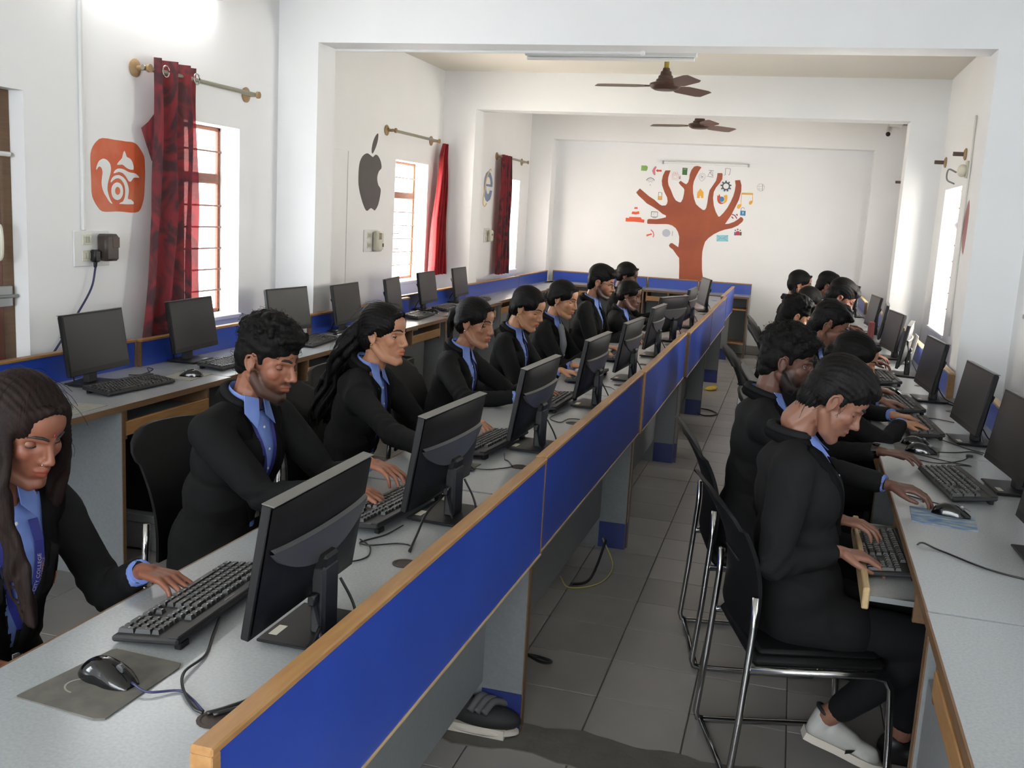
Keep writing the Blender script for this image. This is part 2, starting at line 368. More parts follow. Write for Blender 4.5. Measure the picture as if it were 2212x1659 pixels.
# exterior brick boundary seen through the right window
bw = empty('wall_exterior', (2.1, 15.5, 0), kind='structure')
MB().box(.06, .2, -1.3, 1.7, 0, 1.97).build('mortar_bed', 'mortar', bw)
bmesh_ = MB().bbox(0, .08, .006, .214, .006, .068, .004).mesh('brick', 'brick')
for r_ in range(26):
    for k in range(11):
        b = link('brick', bmesh_, bw); b.location = (RS.uniform(-.004, .004), -1.2+k*.225-(.11 if r_ % 2 else 0), r_*.076)
MUR={
 'squirrel':[('orange',[4135,1844,4177,1845,4224,1843,4269,1843,4309,1842,4338,1843,4361,1843,4380,1839,4396,1833,4412,1822,4427,1808,4440,1795,4451,1779,4456,1759,4457,1735,4458,1700,4456,1661,4453,1620,4449,1582,4442,1555,4432,1533,4420,1513,4402,1499,4375,1494,4342,1493,4306,1495,4268,1497,4225,1497,4184,1495,4152,1494,4127,1496,4109,1503,4095,1515,4078,1532,4064,1551,4056,1566,4052,1585,4051,1619,4050,1656,4049,1682,4048,1707,4047,1737,4049,1764,4056,1784,4066,1799,4079,1814,4094,1826,4111,1837]),('white',[4086,1692,4086,1696,4088,1704,4092,1713,4096,1720,4101,1728,4108,1735,4117,1740,4127,1744,4136,1747,4146,1747,4156,1745,4165,1742,4173,1737,4181,1731,4187,1724,4190,1716,4192,1707,4192,1697,4190,1687,4186,1675,4181,1665,4178,1656,4174,1649,4171,1640,4167,1629,4165,1617,4164,1605,4165,1596,4168,1587,4171,1579,4175,1569,4180,1560,4185,1552,4191,1545,4197,1539,4199,1535,4196,1534,4189,1537,4181,1541,4172,1549,4162,1560,4153,1570,4144,1579,4137,1589,4131,1599,4127,1610,4124,1621,4123,1633,4124,1644,4126,1655,4128,1665,4130,1673,4131,1681,4130,1689,4128,1696,4124,1702,4119,1706,4115,1708,4109,1708,4103,1707,4097,1702,4091,1695]),('white',[4240,1724,4243,1731,4254,1741,4266,1749,4277,1758,4281,1768,4284,1778,4289,1788,4295,1794,4300,1789,4305,1780,4308,1773,4312,1767,4324,1764,4338,1760,4348,1753,4357,1742,4364,1724,4363,1708,4345,1706,4324,1709,4311,1713,4300,1718,4289,1724,4277,1728,4256,1725]),('white',[4213,1682,4214,1687,4220,1693,4228,1699,4236,1703,4245,1706,4255,1707,4266,1707,4278,1706,4289,1704,4299,1701,4309,1698,4319,1695,4329,1693,4339,1692,4349,1691,4360,1691,4370,1690,4380,1688,4392,1683,4403,1676,4407,1670,4397,1669,4380,1669,4367,1668,4360,1666,4357,1663,4353,1659,4349,1655,4344,1651,4340,1648,4336,1647,4331,1647,4327,1648,4323,1651,4319,1656,4314,1660,4308,1666,4302,1672,4295,1677,4289,1681,4283,1685,4276,1687,4267,1689,4257,1690,4246,1690,4234,1687,4220,1683]),('white',[4189,1638,4192,1647,4200,1658,4209,1665,4221,1671,4235,1674,4250,1675,4267,1671,4284,1664,4298,1654,4309,1641,4317,1626,4322,1611,4322,1597,4319,1583,4315,1571,4315,1561,4325,1559,4339,1558,4358,1547,4360,1536,4305,1534,4252,1535,4257,1540,4278,1546,4287,1555,4293,1566,4297,1579,4299,1594,4298,1609,4294,1624,4286,1637,4275,1648,4263,1655,4250,1659,4235,1659,4221,1656,4209,1650,4199,1644,4192,1639]),('white',[4277,1598,4275,1584,4269,1572,4259,1562,4247,1556,4234,1553,4221,1555,4209,1561,4200,1570,4195,1582,4193,1595,4195,1608,4201,1620,4211,1630,4223,1636,4236,1639,4249,1637,4260,1632,4270,1623,4275,1611]),('orange',[4254,1598,4252,1590,4246,1583,4239,1579,4230,1579,4223,1582,4218,1589,4216,1597,4218,1606,4223,1613,4231,1617,4239,1617,4247,1613,4252,1607])],
 'fruit':[('charcoal',[7396,1879,7402,1907,7413,1933,7432,1957,7458,1979,7496,1997,7537,2008,7569,2008,7597,2002,7627,1994,7652,1987,7668,1989,7682,1994,7697,2003,7714,2009,7736,2010,7760,2005,7786,1992,7809,1976,7826,1959,7837,1941,7844,1922,7841,1905,7822,1894,7799,1884,7781,1866,7767,1846,7762,1825,7765,1804,7775,1784,7791,1764,7817,1751,7840,1736,7843,1713,7836,1683,7821,1643,7798,1603,7768,1574,7738,1556,7720,1555,7704,1562,7681,1568,7658,1573,7638,1569,7619,1563,7600,1554,7581,1549,7563,1551,7542,1561,7514,1584,7484,1614,7456,1650,7430,1688,7410,1726,7397,1761,7393,1788,7393,1814,7393,1846]),('charcoal',[7750,2183,7755,2177,7756,2166,7754,2153,7751,2138,7744,2120,7735,2102,7723,2084,7709,2066,7694,2049,7679,2034,7663,2021,7650,2014,7642,2015,7637,2022,7634,2031,7634,2042,7635,2054,7639,2067,7644,2082,7652,2098,7661,2114,7673,2130,7688,2146,7703,2160,7719,2171,7737,2180])],
 'letter':[('slateblue',[11020,1877,10779,1879,10792,1839,10827,1803,10866,1789,10908,1806,10932,1836,11015,1835,11000,1785,10956,1735,10855,1705,10783,1723,10735,1769,10704,1836,10695,1903,10708,1964,10755,2020,10843,2049,10928,2029,10996,1978,11024,1924]),('wall',[10775,1902,10780,1940,10820,1976,10854,1985,10898,1966,10930,1934,10938,1903]),('slateblue',[10771,1879,10947,1876,10959,1900,10783,1903]),('gold',[10966,2059,10927,2079,10873,2066,10821,2025,10772,1968,10738,1899,10712,1820,10689,1752,10682,1693,10711,1659,10765,1647,10817,1667,10843,1689,10814,1692,10790,1671,10755,1655,10738,1662,10711,1694,10718,1751,10741,1820,10768,1898,10802,1967,10849,2024,10900,2063,10912,2071,10939,2054])],
 'tree':[('rust',[-1400,855,-1411,1037,-1422,1147,-1460,1188,-1508,1248,-1554,1278,-1566,1302,-1548,1327,-1525,1331,-1484,1307,-1445,1283,-1440,1352,-1445,1419,-1464,1475,-1497,1521,-1543,1552,-1592,1565,-1631,1566,-1746,1559,-1858,1556,-1868,1567,-1867,1610,-1848,1619,-1751,1621,-1685,1636,-1633,1652,-1635,1675,-1680,1692,-1741,1736,-1812,1775,-1893,1814,-1945,1859,-2007,1908,-2039,1945,-1995,1998,-1954,1968,-1871,1906,-1800,1866,-1728,1811,-1698,1796,-1650,1800,-1633,1823,-1628,1856,-1639,1903,-1678,1967,-1714,2050,-1723,2107,-1714,2173,-1690,2232,-1681,2238,-1622,2240,-1635,2195,-1645,2148,-1644,2101,-1632,2054,-1599,1999,-1559,1916,-1526,1871,-1481,1849,-1458,1850,-1438,1894,-1429,1960,-1428,2007,-1439,2026,-1480,2061,-1507,2093,-1485,2117,-1435,2087,-1410,2078,-1389,2103,-1379,2150,-1378,2197,-1360,2258,-1330,2300,-1293,2310,-1260,2304,-1239,2294,-1269,2243,-1296,2182,-1319,2115,-1324,2059,-1316,1975,-1296,1901,-1267,1837,-1220,1797,-1176,1769,-1152,1770,-1136,1796,-1127,1862,-1124,1937,-1113,2017,-1076,2080,-1044,2137,-1035,2193,-1034,2232,-978,2234,-969,2219,-969,2159,-995,2111,-1036,2054,-1059,1997,-1062,1922,-1044,1829,-1014,1756,-976,1697,-958,1698,-915,1747,-874,1810,-840,1886,-814,1962,-802,2028,-798,2093,-811,2152,-749,2159,-727,2096,-723,2022,-741,1919,-774,1834,-820,1719,-860,1652,-884,1608,-838,1615,-775,1642,-723,1683,-702,1707,-679,1701,-663,1677,-674,1648,-725,1598,-796,1561,-878,1540,-941,1515,-1013,1473,-1074,1422,-1112,1373,-1126,1315,-1136,1247,-1134,1162,-1122,1028,-1110,962,-1088,867])],
 'green_tag':[('green',[-1998,2222,-1998,2287,-1935,2288,-1914,2273,-1918,2235,-1930,2220])],
 'phone_arrow':[('pink',[-1819,2286,-1802,2275,-1818,2230,-1808,2178,-1824,2170,-1841,2191,-1856,2225,-1841,2257]),('red',[-1810,2230,-1785,2250,-1782,2240,-1736,2242,-1734,2219,-1779,2221,-1780,2210])],
 'wifi_arcs':[('grey',[-1914,2099,-1910,2106,-1905,2112,-1900,2117,-1895,2121,-1889,2125,-1883,2127,-1876,2129,-1870,2130,-1863,2130,-1856,2129,-1849,2126,-1843,2124,-1837,2120,-1831,2115,-1826,2110,-1821,2103,-1812,2110,-1817,2117,-1823,2123,-1830,2129,-1838,2133,-1846,2137,-1854,2140,-1862,2141,-1870,2141,-1879,2140,-1887,2138,-1894,2135,-1902,2131,-1908,2125,-1914,2119,-1920,2112,-1924,2105]),('lightgrey',[-1899,2088,-1896,2093,-1893,2097,-1890,2101,-1886,2104,-1882,2106,-1877,2108,-1873,2109,-1868,2110,-1863,2110,-1858,2109,-1854,2108,-1849,2106,-1845,2103,-1841,2100,-1837,2096,-1834,2091,-1827,2096,-1831,2101,-1835,2106,-1840,2110,-1845,2113,-1851,2116,-1857,2117,-1863,2118,-1869,2119,-1875,2118,-1880,2116,-1886,2114,-1891,2111,-1896,2107,-1900,2103,-1904,2098,-1907,2093]),('lightgrey',[-1884,2077,-1882,2080,-1880,2082,-1878,2084,-1876,2086,-1874,2087,-1871,2088,-1869,2089,-1866,2089,-1864,2089,-1861,2089,-1858,2088,-1856,2087,-1854,2085,-1851,2084,-1849,2081,-1847,2079,-1841,2083,-1843,2086,-1846,2089,-1849,2091,-1852,2093,-1856,2095,-1859,2096,-1863,2097,-1867,2097,-1871,2096,-1874,2095,-1878,2094,-1881,2092,-1884,2090,-1886,2087,-1889,2084,-1890,2081]),('lightgrey',[-1857,2048,-1859,2041,-1865,2039,-1871,2041,-1875,2047,-1872,2053,-1867,2056,-1860,2053])],
 'camcorder':[('rose',[-1597,2196,-1517,2194,-1518,2127,-1591,2131,-1594,2199,-1599,2199,-1594,2128,-1515,2123,-1514,2197,-1597,2201]),('rose',[-1581,2181,-1535,2179,-1536,2145,-1578,2148,-1579,2183,-1583,2183,-1581,2144,-1533,2141,-1532,2182,-1581,2186]),('rose',[-1508,2160,-1493,2183,-1496,2135,-1507,2146,-1510,2143,-1492,2133,-1489,2186,-1512,2163]),('rose',[-1562,2211,-1563,2206,-1565,2202,-1568,2200,-1573,2199,-1577,2199,-1581,2202,-1584,2205,-1585,2209,-1585,2214,-1582,2218,-1579,2220,-1575,2221,-1570,2220,-1566,2218,-1564,2215,-1562,2210,-1559,2211,-1560,2216,-1564,2221,-1569,2224,-1575,2225,-1581,2223,-1585,2220,-1588,2215,-1589,2209,-1587,2204,-1584,2199,-1578,2196,-1572,2195,-1567,2196,-1562,2200,-1559,2205,-1559,2210]),('rose',[-1531,2211,-1531,2207,-1534,2203,-1537,2200,-1541,2199,-1546,2200,-1550,2202,-1552,2206,-1554,2210,-1553,2214,-1551,2218,-1548,2221,-1543,2222,-1539,2221,-1535,2219,-1532,2215,-1531,2210,-1527,2211,-1529,2217,-1532,2221,-1538,2224,-1544,2225,-1549,2224,-1554,2220,-1557,2215,-1558,2210,-1556,2204,-1552,2199,-1547,2196,-1541,2195,-1535,2197,-1531,2200,-1528,2205,-1527,2211])],
 'green_book':[('darkgreen',[-1474,2280,-1410,2278,-1411,2191,-1472,2192]),('green',[-1462,2268,-1422,2267,-1422,2258,-1461,2259])],
 'map_pin':[('lightgrey',[-1223,2121,-1249,2152,-1258,2183,-1245,2210,-1220,2219,-1193,2212,-1179,2187,-1188,2156,-1227,2122,-1223,2117,-1183,2152,-1174,2187,-1189,2216,-1220,2225,-1249,2214,-1264,2184,-1254,2150,-1227,2118]),('lightgrey',[-1196,2182,-1197,2173,-1201,2166,-1208,2161,-1216,2159,-1225,2160,-1232,2164,-1238,2171,-1240,2180,-1239,2188,-1235,2195,-1228,2200,-1220,2202,-1212,2201,-1204,2197,-1199,2190,-1196,2181,-1192,2182,-1194,2192,-1201,2200,-1210,2205,-1221,2207,-1231,2204,-1239,2198,-1244,2190,-1245,2179,-1242,2169,-1235,2161,-1226,2156,-1216,2154,-1206,2156,-1198,2163,-1193,2171,-1192,2181]),('grey',[-1229,2191,-1205,2178,-1226,2166])],
 'castle':[('grey',[-1161,2185,-1081,2177,-1080,2183,-1160,2190]),('grey',[-1145,2196,-1126,2238,-1097,2235,-1091,2191,-1085,2191,-1093,2239,-1130,2242,-1150,2199]),('grey',[-1144,2258,-1083,2253,-1082,2259,-1144,2264]),('grey',[-1135,2238,-1093,2193,-1089,2197,-1130,2242]),('grey',[-1119,2264,-1118,2236,-1113,2236,-1113,2264])],
 'note_outline':[('grey',[-949,2206,-934,2213,-936,2292,-882,2290,-886,2224,-899,2215,-894,2209,-879,2222,-877,2294,-942,2297,-941,2215,-951,2213])],
 'globe':[('lightgrey',[-447,2083,-448,2066,-456,2052,-469,2042,-485,2038,-502,2040,-517,2049,-528,2063,-533,2079,-531,2096,-523,2110,-510,2120,-494,2125,-477,2122,-462,2113,-451,2100,-446,2083,-442,2084,-447,2101,-459,2117,-476,2126,-494,2129,-512,2125,-527,2113,-536,2097,-537,2079,-532,2061,-520,2045,-504,2036,-485,2033,-467,2037,-453,2049,-444,2065,-442,2083]),('lightgrey',[-470,2082,-470,2065,-473,2050,-479,2040,-485,2037,-493,2040,-500,2049,-506,2063,-510,2080,-510,2097,-506,2112,-501,2122,-494,2125,-486,2122,-479,2113,-473,2099,-470,2082,-466,2082,-469,2100,-476,2115,-484,2125,-494,2129,-503,2124,-510,2113,-513,2098,-513,2080,-510,2062,-504,2047,-495,2037,-485,2033,-476,2038,-469,2049,-466,2064,-466,2082]),('grey',[-474,2117,-471,2043,-465,2043,-467,2117]),('lightgrey',[-533,2089,-448,2093,-448,2097,-534,2093]),('lightgrey',[-527,2059,-449,2063,-449,2066,-527,2063])],
 'house':[('amber',[-1229,2033,-1185,1989,-1182,1916,-1261,1912,-1265,1978]),('wall',[-1228,1914,-1228,1940,-1214,1941,-1210,1915])],
 'gear':[('steel',[-880,2079,-882,2064,-888,2053,-899,2045,-911,2042,-925,2044,-937,2051,-945,2062,-949,2074,-947,2088,-941,2099,-931,2107,-918,2110,-904,2108,-893,2101,-884,2091,-880,2076,-864,2080,-869,2098,-882,2114,-899,2124,-919,2127,-938,2122,-954,2110,-963,2093,-965,2074,-960,2054,-947,2038,-930,2028,-910,2025,-891,2030,-875,2042,-866,2059,-864,2077]),('steel',[-910,2123,-912,2144,-929,2143,-928,2122]),('steel',[-881,2107,-869,2124,-883,2135,-895,2118]),('steel',[-867,2078,-847,2082,-852,2099,-872,2095]),('steel',[-876,2047,-857,2037,-849,2053,-869,2063]),('steel',[-903,2030,-894,2010,-878,2017,-887,2037]),('steel',[-935,2035,-940,2014,-923,2009,-918,2029]),('steel',[-958,2059,-975,2047,-965,2032,-947,2044]),('steel',[-960,2091,-981,2093,-983,2076,-962,2073]),('steel',[-941,2116,-956,2132,-969,2120,-954,2104])],
 'globe_fox':[('red',[-1010,1962,-1002,1957,-994,1949,-994,1964,-992,1977,-981,1964,-971,1945,-973,1933,-978,1921,-979,1907,-975,1893,-964,1881,-950,1871,-935,1870,-922,1873,-913,1882,-909,1887,-915,1876,-926,1861,-943,1854,-962,1852,-978,1858,-992,1869,-1002,1885,-1009,1906,-1011,1937]),('amber',[-891,1968,-884,1942,-884,1912,-889,1890,-899,1874,-916,1863,-930,1861,-928,1874,-921,1892,-920,1908,-922,1924,-929,1939,-934,1952,-930,1959,-921,1963,-906,1970]),('blue',[-923,1915,-925,1900,-932,1888,-943,1881,-955,1880,-968,1886,-977,1898,-981,1912,-979,1927,-972,1939,-961,1946,-948,1946,-936,1940,-927,1929])],
 'amber_note':[('amber',[-716,2006,-577,2007,-575,1985,-716,1982]),('amber',[-720,1995,-714,1846,-708,1846,-713,1995]),('amber',[-583,2001,-578,1890,-572,1890,-577,2001]),('amber',[-756,1816,-756,1835,-749,1854,-736,1862,-722,1864,-711,1865,-705,1861,-705,1848,-710,1832,-719,1817,-730,1806,-745,1807]),('amber',[-616,1879,-615,1893,-608,1905,-593,1912,-579,1913,-573,1909,-572,1900,-576,1885,-582,1872,-592,1865,-602,1863,-611,1869])],
 'padlock':[('blue',[-711,1785,-646,1785,-644,1724,-709,1725]),('grey',[-700,1786,-702,1808,-689,1821,-673,1820,-663,1801,-658,1804,-670,1825,-692,1827,-709,1811,-707,1786]),('wall',[-685,1771,-671,1772,-673,1741,-679,1741])],
 'feed':[('maroon',[-765,1736,-740,1742,-740,1712]),('maroon',[-813,1728,-777,1717,-749,1680,-739,1688,-770,1727,-810,1740]),('maroon',[-816,1696,-802,1687,-793,1677,-784,1686,-795,1698,-809,1707])],
 'people':[('purple',[-762,1516,-744,1519,-739,1474,-760,1475]),('darkgreen',[-692,1521,-671,1522,-669,1478,-690,1477]),('crimson',[-742,1508,-737,1525,-720,1531,-699,1526,-692,1506,-691,1478,-739,1476]),('steel',[-742,1538,-743,1535,-745,1531,-748,1530,-752,1529,-755,1531,-758,1534,-759,1537,-759,1541,-757,1544,-753,1546,-750,1546,-746,1545,-744,1542]),('crimson',[-712,1551,-713,1547,-715,1543,-719,1541,-724,1541,-728,1542,-731,1546,-732,1550,-732,1555,-729,1558,-725,1561,-721,1561,-717,1559,-713,1556]),('darkgreen',[-681,1542,-681,1538,-683,1535,-686,1533,-690,1533,-693,1534,-696,1537,-697,1541,-697,1545,-695,1548,-691,1549,-688,1550,-684,1548,-682,1545])],
 'envelope':[('sky',[-976,1466,-832,1473,-827,1393,-971,1387]),('teal',[-977,1462,-904,1419,-833,1469,-836,1473,-905,1424,-975,1466]),('teal',[-968,1387,-924,1430,-928,1433,-971,1391]),('teal',[-826,1397,-886,1434,-888,1430,-828,1393])],
 'battery':[('grey',[-1752,1958,-1712,1958,-1707,1871,-1747,1868,-1748,1962,-1755,1962,-1753,1866,-1701,1868,-1706,1961,-1752,1965]),('amber',[-1749,1914,-1710,1916,-1707,1873,-1746,1871]),('grey',[-1716,1956,-1708,1956,-1706,1923,-1712,1928])],
 'cone':[('vermilion',[-2045,1759,-2006,1761,-2002,1738,-2049,1735]),('vermilion',[-2070,1703,-2025,1700,-1984,1710,-1976,1676,-2023,1666,-2079,1670]),('vermilion',[-2104,1632,-1955,1634,-1940,1609,-1906,1607,-1907,1568,-2040,1574,-2148,1570,-2148,1619,-2107,1615])],
 'monitor_icon':[('steel',[-1823,1709,-1746,1710,-1745,1653,-1819,1653,-1819,1713,-1827,1713,-1824,1647,-1740,1647,-1741,1716,-1823,1717]),('steel',[-1806,1641,-1755,1640,-1754,1634,-1806,1635]),('grey',[-1804,1691,-1765,1692,-1765,1694,-1804,1694]),('grey',[-1804,1674,-1780,1674,-1780,1676,-1804,1677])],
 'call_out':[('vermilion',[-1867,1417,-1812,1434,-1815,1443,-1792,1429,-1804,1411,-1807,1419,-1860,1394]),('pink',[-1818,1478,-1788,1453,-1776,1419,-1784,1392,-1770,1387,-1762,1419,-1776,1460,-1808,1489])],
 'disc':[('bluegrey',[-1560,1457,-1562,1440,-1570,1425,-1582,1413,-1599,1406,-1617,1405,-1634,1410,-1649,1420,-1659,1434,-1664,1451,-1662,1468,-1654,1484,-1641,1495,-1625,1502,-1607,1503,-1590,1498,-1575,1488,-1565,1474]),('lightgrey',[-1581,1456,-1583,1444,-1588,1434,-1598,1427,-1609,1424,-1621,1425,-1632,1431,-1639,1441,-1643,1452,-1641,1464,-1635,1474,-1626,1482,-1614,1485,-1602,1483,-1592,1477,-1584,1467,-1581,1456,-1577,1456,-1581,1469,-1589,1480,-1601,1487,-1615,1488,-1628,1485,-1638,1477,-1645,1465,-1647,1452,-1643,1439,-1634,1428,-1623,1422,-1609,1420,-1596,1423,-1585,1431,-1579,1443,-1577,1456]),('lightgrey',[-1539,1482,-1527,1481,-1528,1419,-1538,1423])],
 'red':[('brick',[7593,1863,7560,1826,7535,1768,7529,1706,7533,1638,7541,1550,7563,1486,7618,1502,7673,1557,7697,1635,7702,1717,7687,1773,7659,1816,7627,1852])],
}
# ------------------------------------------------------------ wall paintings
MC = dict(orange='c8552a', white='dfe0dd', charcoal='4b4644', slateblue='7d8da6', wall='e6e2dc', gold='dcbd84', rust='94462a', green='86a95a', darkgreen='3f6b3c', pink='cf7d86', red='d05037',
          grey='8b898c', lightgrey='bdbcc0', rose='d8aaa2', amber='e6a93f', steel='555b66', blue='3c7fae', maroon='95344a', purple='75568f', crimson='b83350', sky='8fc3d0', teal='6a9daa', vermilion='df5a35', bluegrey='b4b9c8', brick='a06464')
for k, v in MC.items(): mat('paint_'+k, v, .5)
mat('paint_orange', '', 0) if False else None
def rework(n, c2, sc=6):
    m = MATS[n]; nt = m.node_tree; b = nt.nodes['Principled BSDF']; tc = nt.nodes.new('ShaderNodeTexCoord'); t = nt.nodes.new('ShaderNodeTexNoise'); t.inputs['Scale'].default_value = sc; t.inputs['Detail'].default_value = 6
    cr = nt.nodes.new('ShaderNodeValToRGB'); cr.color_ramp.elements[0].color = b.inputs['Base Color'].default_value; cr.color_ramp.elements[1].color = lin(c2); cr.color_ramp.elements[0].position = .4; cr.color_ramp.elements[1].position = .7
    nt.links.new(tc.outputs['Object'], t.inputs[0]); nt.links.new(t.outputs[0], cr.inputs[0]); nt.links.new(cr.outputs[0], b.inputs['Base Color'])
rework('paint_orange', 'cf7350'); rework('paint_rust', 'a5522c', 3); rework('paint_charcoal', '433c3e', 5)
def mural(key, name, plane, coord, label, cat='wall painting', group=None):
    items = MUR[key]; s = {'x': 1, 'y': -1}[plane]
    if key == 'red': s = -1
    root = None; xs = [q for c, f in items for q in f[0::2]]; zs = [q for c, f in items for q in f[1::2]]
    u0, z0 = sum(xs)/len(xs)/1000, min(zs)/1000
    root = empty(name, (coord, u0, z0) if plane == 'x' else (u0, coord, z0), label=label, cat=cat, group=group)
    if key == 'tree': root.location.z = z0
    byc = []
    for li, (c, f) in enumerate(items):
        pts = [(f[i]/1000-u0, f[i+1]/1000-z0) for i in range(0, len(f), 2)]
        off = s*(.0012+.0009*min(li, 8))
        P = [((off*0, u, z) if plane == 'x' else (u, 0, z)) for u, z in pts]
        mb = MB(); byc.append((c, mb))
        mb.poly(P, (off, 0, 0) if plane == 'x' else (0, off, 0))
    nm = dict(orange='painted_badge', white='painted_squirrel', charcoal='painted_silhouette', rust='painted_trunk', slateblue='painted_letter', gold='painted_orbit', wall='painted_gap')
    for c, mb in byc: mb.build(nm.get(c, 'painted_shape'), 'paint_'+c, root)
    return root
mural('squirrel', 'wall_painting', 'x', XL1, 'orange rounded square wall painting with a white squirrel sign')
mural('fruit', 'wall_painting', 'x', XL2, 'large dark grey bitten fruit painted on the left wall')
mural('letter', 'wall_painting', 'x', XL2, 'blue letter e with a gold orbit painted on the left wall')
mural('red', 'wall_painting', 'x', XR2, 'red painted shape seen edge-on on the right wall')
mural('tree', 'wall_painting', 'y', YB, 'big rust brown tree painted on the back wall')
IC = dict(green_tag='green tag icon at the upper left of the painted tree', phone_arrow='pink handset with red arrow icon beside the tree tips', wifi_arcs='grey signal arcs icon above the left branch', camcorder='rose outlined camcorder icon between branches',
    green_book='dark green book icon left of the tallest branch', map_pin='pale grey map pin icon right of the tallest branch', castle='grey line sketch of a tower between branches', note_outline='grey outlined music note icon above the gear',
    globe='pale grey wire globe icon far right of the tree', house='amber house icon in the middle of the branches', gear='dark grey gear wheel icon between the right branches', globe_fox='blue globe wrapped in red and amber flame below the gear',
    amber_note='large amber music note icon right of the tree', padlock='blue open padlock icon right of the tree', feed='maroon feed arcs icon above the low right branch', people='three small figures icon below the right branch',
    envelope='light blue envelope icon under the right branches', battery='amber half full battery icon by the left branch', cone='orange and white traffic cone icon at the left', monitor_icon='dark outlined computer screen icon above the low left branch',
    call_out='pink handset with orange arrow icon below the left branch', disc='pale blue grey disc icon left of the trunk')
for k, v in IC.items(): mural(k, 'painted_icon', 'y', YB, v, 'wall icon', 'technology icons painted around the tree')

# ------------------------------------------------------------ desks
def desk_unit(label, T, L, D, trays=(), left_panel=True, right_panel=True, mid=(), part=True, blue_both=True, modesty=True, end=(False, False), kick=True, tray_out={}, holes=(), top_post=False, group=None, cupboard=False, low=.582):
    """T maps local (u along, v front->back, z) to world. """
    p0 = T((L/2, D/2, 0)); root = empty('computer_desk', p0, label=label, cat='desk', group=group)
    o = lambda: MB(lambda p: tuple(Vector(T(p))-Vector(p0)))
    o().box(.003, L-.003, .004, D, .726, .75).build('worktop', 'laminate', root)
    o().box(.003, L-.003, -.001, .004, .725, .7502).build('edge_band', 'pine_dark' if group != 'desks along the right wall' else 'pine_dark', root)
    if part:
        o().box(.012 if not end[0] else .022, L-.008, D-.001, D+.023, low+.006, .872).build('partition_panel', 'laminate_blue', root)
        o().bbox(0, L-.003, D-.008, D+.027, .872, .886, .003).build('cap_rail', 'pine' if not top_post else 'pine_pale', root)
        o().bbox(.0, L-.003, D-.003, D+.026, low, low+.007, .001).build('bottom_rail', 'pine_pale', root)
        if end[0]: o().bbox(0, .022, D-.008, D+.027, .582, .873, .002).build('end_post', 'pine', root)
        else: o().bbox(0, .009, D-.003, D+.0255, .582, .874, .001).build('end_post', 'pine_dark', root)
        o().bbox(L-.011, L-.004, D-.003, D+.0255, .582, .874, .001).build('end_post', 'pine_dark', root)
    if modesty: o().box(.02, L-.02, D-.15, D-.132, .15, .725).build('modesty_panel', 'laminate_grey', root)
    us = ([.004] if left_panel else [])+list(mid)+([L-.022] if right_panel else [])
    for u in us:
        o().box(u, u+.018, .012, D-.004, 0, .725).build('side_panel', 'laminate_grey', root)
        o().box(u-.0005, u+.0185, .008, .012, 0, .725).build('panel_edge', 'pine_dark', root); o().box(u-.0005, u+.0185, D-.004, D, 0, .56).build('panel_edge', 'pine_dark', root)
        if kick and modesty: o().box(u-.004, u+.022, D-.132, D-.003, 0, .13).build('kick_plate', 'kick_blue', root)
    for i, (a, b) in enumerate(trays):
        d = tray_out.get(i, 0)
        o().box(a+.02, b-.02, .03-d, .36-d, .635, .648).build('keyboard_tray', 'laminate_grey' if not d else 'laminate', root)
        o().bbox(a+.005, b-.005, .012-d, .03-d, .615, .675, .003).build('tray_front', 'pine' if not d else 'pine_pale', root)
        for q in (a, b-.02): o().bbox(q, q+.02, .015, .40, .60, .725, .002).build('tray_bracket', 'pine_dark', root)
        if d:
            for q in (a+.005, b-.02): o().box(q, q+.013, .03-d, .35, .64, .655).build('tray_runner', 'steel', root)
    for (hu, hv) in holes:
        mb = o(); mb.lathe([(.030, .7495), (.030, .7512), (.024, .7512), (.023, .735)], (0, 0, 0), 18)
        mb.v = [tuple(Vector(T((hu, hv, 0)))-Vector(p0)+Vector(())) if False else v for v in mb.v]
        m2 = MB(lambda p: tuple(Vector(T((hu+p[0], hv+p[1], p[2])))-Vector(p0))); m2.lathe([(.030, .7502), (.030, .7515), (.024, .7515), (.022, .7507)], seg=18); m2.build('cable_hole', mat('hole', '2d211b', .5), root)
    if cupboard: o().box(.03, L-.03, .02, .036, .02, .6).build('cupboard_door', 'laminate_grey', root)
    return root
def rowT(xf, y0, sgn=1, skew=0): return lambda p: (xf+sgn*p[1]+skew*p[0], y0+p[0], p[2])
G1, G2, G3, G4 = 'desks of the centre row', 'desks along the left wall', 'desks along the right wall', 'desks along the back wall'
# centre row: front edge x, seams y
CS = [(1.045, 2.795, -1.295, -.695, .012), (2.80, 4.66, -1.262, -.68, .01), (4.66, 6.55, -1.215, -.655, .0), (6.55, 8.35, -1.20, -.635, .0), (8.35, 10.2, -1.20, -.64, -.0), (10.2, 12.05, -1.22, -.675, -.0)]
lab = ['first centre row desk unit nearest the viewer, blue partition with wooden post', 'second centre row desk unit, behind the nearest blue panel', 'third centre row desk unit with the raised wooden cap corner', 'fourth centre row desk unit, past the middle of the aisle', 'fifth centre row desk unit, next to last before the back', 'last centre row desk unit, facing the desks of the back wall']
for i, (a, b, xf, xb, sk) in enumerate(CS):
    L = b-a-.004; D = xb-xf
    desk_unit(lab[i], rowT(xf, a+.002, 1, sk), L, D, trays=[(.15, .78), (L-.8, L-.17)], end=(i in (0, 2), False), holes=[(.28 if i == 0 else .35, D-.15), (L*.62, D-.15)], group=G1, mid=())
